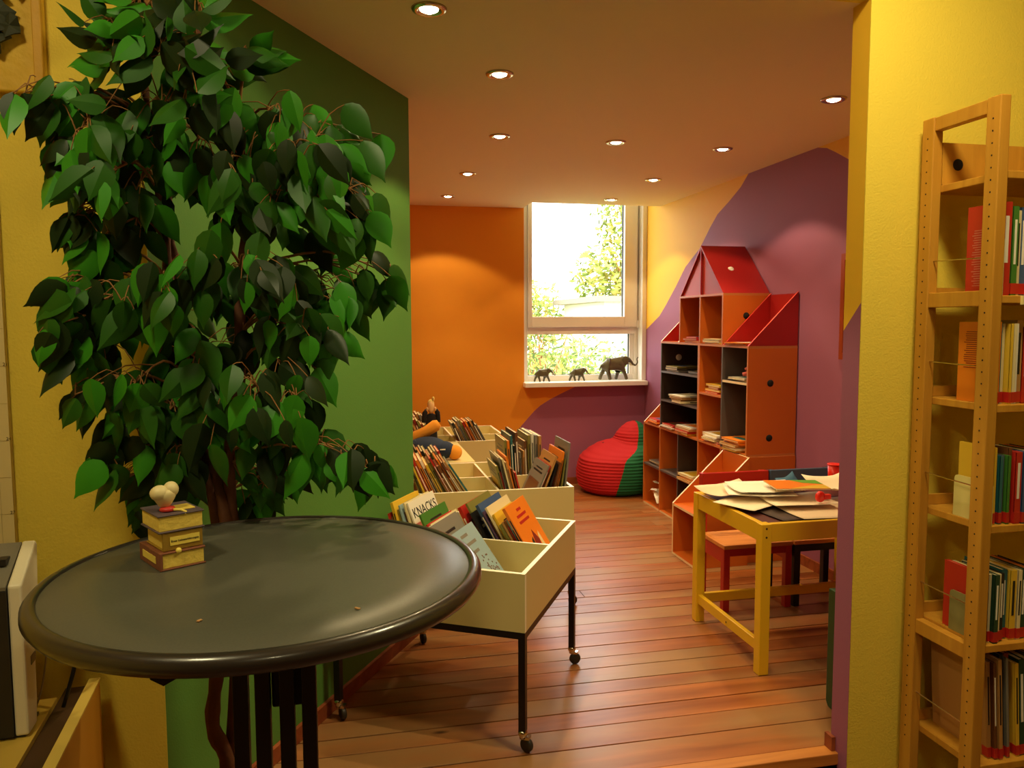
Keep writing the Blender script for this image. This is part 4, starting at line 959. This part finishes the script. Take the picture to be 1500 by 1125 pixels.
S3 = stem([(345, 1000, .045), (330, 850, .05), (300, 680, .04), (262, 560, .05), (262, 420, .04), (246, 320, .04), (255, 200, .04), (285, 90, .03), (292, 20, .02)], .016, .006, (-.02, .03, 0))
STEMS = [q_ for S in (S1, S2, S3) for q_ in S if q_.z > .75]
def leaf_mesh(L, Wd, curl, fold, seed):
    prof = [(0, .12), (.08, .62), (.22, .96), (.38, 1), (.54, .86), (.69, .6), (.81, .32), (.90, .13), (1, .012)]; vs = []; fs = []
    for s, k in prof:
        wd = Wd*k; z = -curl*s*s; vs += [(-wd, L*s, z-fold*wd), (0, L*s, z), (wd, L*s, z-fold*wd)]
    for i in range(len(prof)-1):
        for j in range(2): a = i*3+j; fs.append((a, a+1, a+4, a+3))
    me = bpy.data.meshes.new('leaf'); me.from_pydata(vs, [], fs); me.polygons.foreach_set('use_smooth', [True]*len(fs))
    at = me.attributes.new('sharp_edge', 'BOOLEAN', 'EDGE')
    for e_ in me.edges:
        if all(v % 3 == 1 for v in e_.vertices): at.data[e_.index].value = True
    me.update(); return me
SHAPES = [(.118, .032, .022, .4), (.108, .034, .034, .3), (.122, .031, .014, .55), (.098, .030, .028, .35), (.112, .037, .022, .25)]
LMESH = []
for mi in range(3):
    for si, sh in enumerate(SHAPES):
        me = leaf_mesh(*sh, si); me.materials.append(LEAFM[mi]); LMESH.append((mi, me))
CL = [(175, 62, 45, 7), (232, 88, 50, 8), (268, 118, 45, 6), (315, 112, 48, 6), (292, 32, 16, 3), (362, 92, 14, 3), (140, 100, 18, 3), (200, 30, 22, 3), (215, 20, 20, 3),
      (60, 175, 48, 7), (112, 205, 58, 9), (150, 175, 44, 6), (45, 235, 32, 5), (150, 272, 40, 6), (15, 150, 14, 2), (90, 250, 35, 5), (190, 215, 40, 5),
      (240, 175, 48, 7), (292, 215, 50, 8), (258, 258, 44, 6), (325, 258, 34, 5), (300, 165, 40, 5), (200, 290, 35, 5),
      (420, 185, 38, 6), (462, 215, 48, 8), (505, 228, 36, 6), (375, 270, 40, 6), (420, 292, 44, 8), (472, 300, 42, 7), (525, 295, 26, 4), (440, 250, 48, 7), (340, 300, 34, 5), (385, 215, 40, 5), (460, 345, 40, 5), (530, 340, 20, 3), (495, 265, 40, 5),
      (62, 338, 16, 3), (108, 328, 32, 5), (160, 352, 40, 6), (22, 448, 22, 3), (62, 430, 26, 4), (112, 405, 40, 6), (60, 490, 26, 4), (105, 500, 34, 5), (205, 340, 34, 5), (60, 510, 20, 3),
      (178, 452, 48, 7), (238, 445, 46, 7), (268, 500, 50, 7), (330, 425, 42, 6), (378, 405, 34, 5), (430, 425, 42, 6), (478, 425, 38, 5), (535, 418, 20, 4), (500, 458, 24, 3), (300, 400, 36, 5),
      (140, 535, 40, 6), (190, 580, 44, 7), (240, 555, 48, 7), (300, 555, 50, 8), (350, 500, 50, 7), (402, 490, 48, 7), (442, 492, 38, 5), (480, 500, 20, 3), (420, 550, 38, 5), (380, 585, 44, 6),
      (250, 612, 44, 6), (185, 635, 42, 6), (272, 650, 46, 7), (382, 645, 42, 6), (430, 655, 40, 5), (470, 668, 28, 4), (515, 680, 18, 3), (150, 690, 32, 5), (128, 712, 22, 3), (190, 712, 32, 5), (232, 712, 34, 5),
      (352, 710, 44, 6), (400, 720, 38, 5), (295, 700, 40, 6), (535, 700, 10, 2), (165, 745, 22, 4), (255, 690, 36, 5), (325, 610, 44, 5), (110, 590, 20, 3), (440, 600, 28, 3), (8, 440, 12, 2), (6, 165, 12, 2), (28, 475, 14, 2), (572, 415, 9, 2), (545, 705, 12, 3), (505, 690, 14, 2), (550, 690, 8, 2)]
rf = random.Random(4)
def safe(P, pad=.03):                        # keep foliage in front of the yellow and the green wall
    P.y = min(P.y, YF-.075-pad*.3)
    d = (P-V3((gA.x, gA.y, P.z))).dot(gn)
    if d < .05: P = P+gn*(.05-d)
    return P
leaves = []
for ci, (px, py, rad, n) in enumerate(CL):
    dep = SY+rf.uniform(-.20, .03)
    if py > 700: dep = SY+rf.uniform(-.03, .05)
    elif px < 120: dep = min(dep, 1.95)
    c = safe(at_y(px, py-12, dep))
    st_ = min(STEMS, key=lambda s: (s-c).length+max(0, s.z-c.z)*.8+max(0, c.z-s.z)*.15)
    mid = (st_+c)/2+V3((rf.uniform(-.02, .02), rf.uniform(-.02, .02), .05)); 
    bp_ = smooth([st_, mid, c], 4); tw = MB(); tw.tube(bp_, [.0045-.0028*i/(len(bp_)-1) for i in range(len(bp_))], 5, cap=False)
    for k in range(int(n*2.0+.5)):
        x, y = px+rf.gauss(0, rad*.58), py+rf.gauss(0, rad*.55)
        P = safe(at_y(x, y-14, dep+rf.uniform(-.05, .05)))
        if P.z < 1.10: P.y = 2.045
        down = V3((rf.gauss(0, .45)+.5*(x-290)/300, rf.gauss(0, .28)-.12, -1)).normalized()
        if py < 130: down = V3((rf.gauss(0, .6)+(x-250)/140, rf.gauss(0, .3), rf.uniform(-.5, .7))).normalized()
        nrm = V3((rf.gauss(0, .5), -1, rf.gauss(.35, .35))); nrm = (nrm-down*nrm.dot(down)).normalized()
        xx = down.cross(nrm)
        M = Matrix(((xx.x, down.x, nrm.x, P.x), (xx.y, down.y, nrm.y, P.y), (xx.z, down.z, nrm.z, P.z), (0, 0, 0, 1)))
        sc = rf.uniform(.66, 1.0)
        shade = rf.choices((0, 1, 2), (.34, .36, .30))[0]
        tip = P+down*.1*sc
        tip2 = safe(tip.copy(), 0)
        if (tip2-tip).length > .001: M.translation = P+(tip2-tip)
        leaves.append((dep-rf.random()*.1, M @ Matrix.Scale(sc, 4), shade*5+rf.randrange(5)))
        b0 = bp_[rf.randrange(max(1, len(bp_)-4), len(bp_))]
        tw.tube(smooth([b0, (b0+P)/2+V3((0, 0, .018)), P], 2), [.0017, .0016, .0014, .0012, .0011], 4, cap=False)
    tw.build('branch', M_TWIG, ft, True)
leaves.sort(key=lambda l: l[0])
for d, M, k in leaves[:300]:
    o = bpy.data.objects.new('leaf', LMESH[k][1]); COL.objects.link(o); o.parent = ft; o.matrix_local = M
mb = MB(); 
for d, M, k in leaves[300:]:
    me = LMESH[k][1]; mb.M = M; mb.add([v.co for v in me.vertices], [tuple(p_.vertices) for p_ in me.polygons], LMESH[k][0])
if mb.f: mb.build('inner_foliage', LEAFM, ft, True)['kind'] = 'stuff'

# ================================================================== GARDEN OUTSIDE
struct(B(-8, 16, 6.9, 40, -.3, -.2).build('ground', mat('garden_lawn', (120, 140, 60), .9, noise=.3, nscale=3)))
def bush(name, label, cat, blobs, n, size, ms, seed, trunk=None):
    r = random.Random(seed); mb = MB(); t = thing(name, label, cat, (blobs[0][0], blobs[0][1], -.2)); o0 = V3(t.location)
    for k in range(n):
        bx, by, bz, br, bh = r.choice(blobs)
        a, e_ = r.uniform(0, 2*PI), math.acos(r.uniform(-1, 1)); q_ = r.random()**.4
        P = V3((bx+br*q_*math.sin(e_)*math.cos(a), by+br*q_*math.sin(e_)*math.sin(a), max(-.1, bz+bh*q_*math.cos(e_))))-o0
        d = V3((r.gauss(0, 1), r.gauss(0, 1), r.gauss(0, 1))).normalized(); s = d.orthogonal().normalized(); L = size*r.uniform(.6, 1.3)
        mb.add([P, P+d*L*.5+s*L*.22, P+d*L, P+d*L*.5-s*L*.22], [(0, 1, 2, 3)], r.randrange(len(ms)))
    f = mb.build('foliage', ms, t); f['kind'] = 'stuff'
    tw = MB()
    for k in range(26 if not trunk else 9):
        bx, by, bz, br, bh = r.choice(blobs); p0 = V3((bx+r.uniform(-.2, .2), by, -.2))-o0 if not trunk else V3((0, 0, 0))
        p2 = V3((bx+r.uniform(-br, br)*.8, by+r.uniform(-br, br)*.6, bz+bh*r.uniform(0, .9)))-o0
        tw.tube([p0, (p0+p2)/2+V3((r.uniform(-.1, .1), 0, .1)), p2], [.018 if not trunk else .12, .01 if not trunk else .07, .004], 5)
    tw.build('twigs', mat('garden_twig', (170, 120, 70), .8), t)
GM_ = [mat('garden_leaf_a', (150, 165, 60), .7), mat('garden_leaf_b', (110, 135, 44), .7), mat('garden_leaf_c', (186, 176, 84), .7), mat('garden_leaf_d', (80, 104, 36), .7)]
bush('garden_shrub', 'yellow-green garden shrub outside, at the orange wall side of the window', 'shrub', [(2.2, 8.9, .8, .7, .85), (1.6, 8.8, .7, .6, .9), (2.7, 9.1, .5, .6, .75)], 3600, .085, GM_, 1)
bush('garden_shrub', 'twiggy garden shrub outside behind the large elephant', 'shrub', [(3.9, 9.9, .5, .6, .75), (4.4, 10.2, .5, .6, .8), (3.4, 10.4, .5, .6, .8)], 3200, .085, GM_, 2)
bush('garden_tree', 'pale leafy tree behind the flat roofed shed outside', 'tree', [(7.2, 17, 3.4, 1.5, 1.8), (7.6, 17, 5.2, 1.4, 1.8), (6.6, 17, 4.4, 1.1, 1.4), (6.2, 17.3, 2.5, 1.1, .9)], 5200, .2, GM_[:3], 3, True)
bush('garden_shrub', 'low rounded shrub far outside under the open sky', 'shrub', [(3.2, 15.5, 1.7, .9, .9), (3.9, 15.9, 1.5, .8, .8)], 1800, .15, GM_[:3], 4)
sh_ = thing('garden_shed', 'flat roofed white garden shed outside the window', 'shed', (5.2, 12.6, -.2))
B(-.9, 3, 0, 2.5, 0, 2.0).build('wall', mat('shed_white', (230, 226, 216), .8), sh_); B(-1.1, 3.2, -.15, 2.65, 2.0, 2.1).build('roof', mat('shed_roof', (150, 140, 124), .7), sh_)
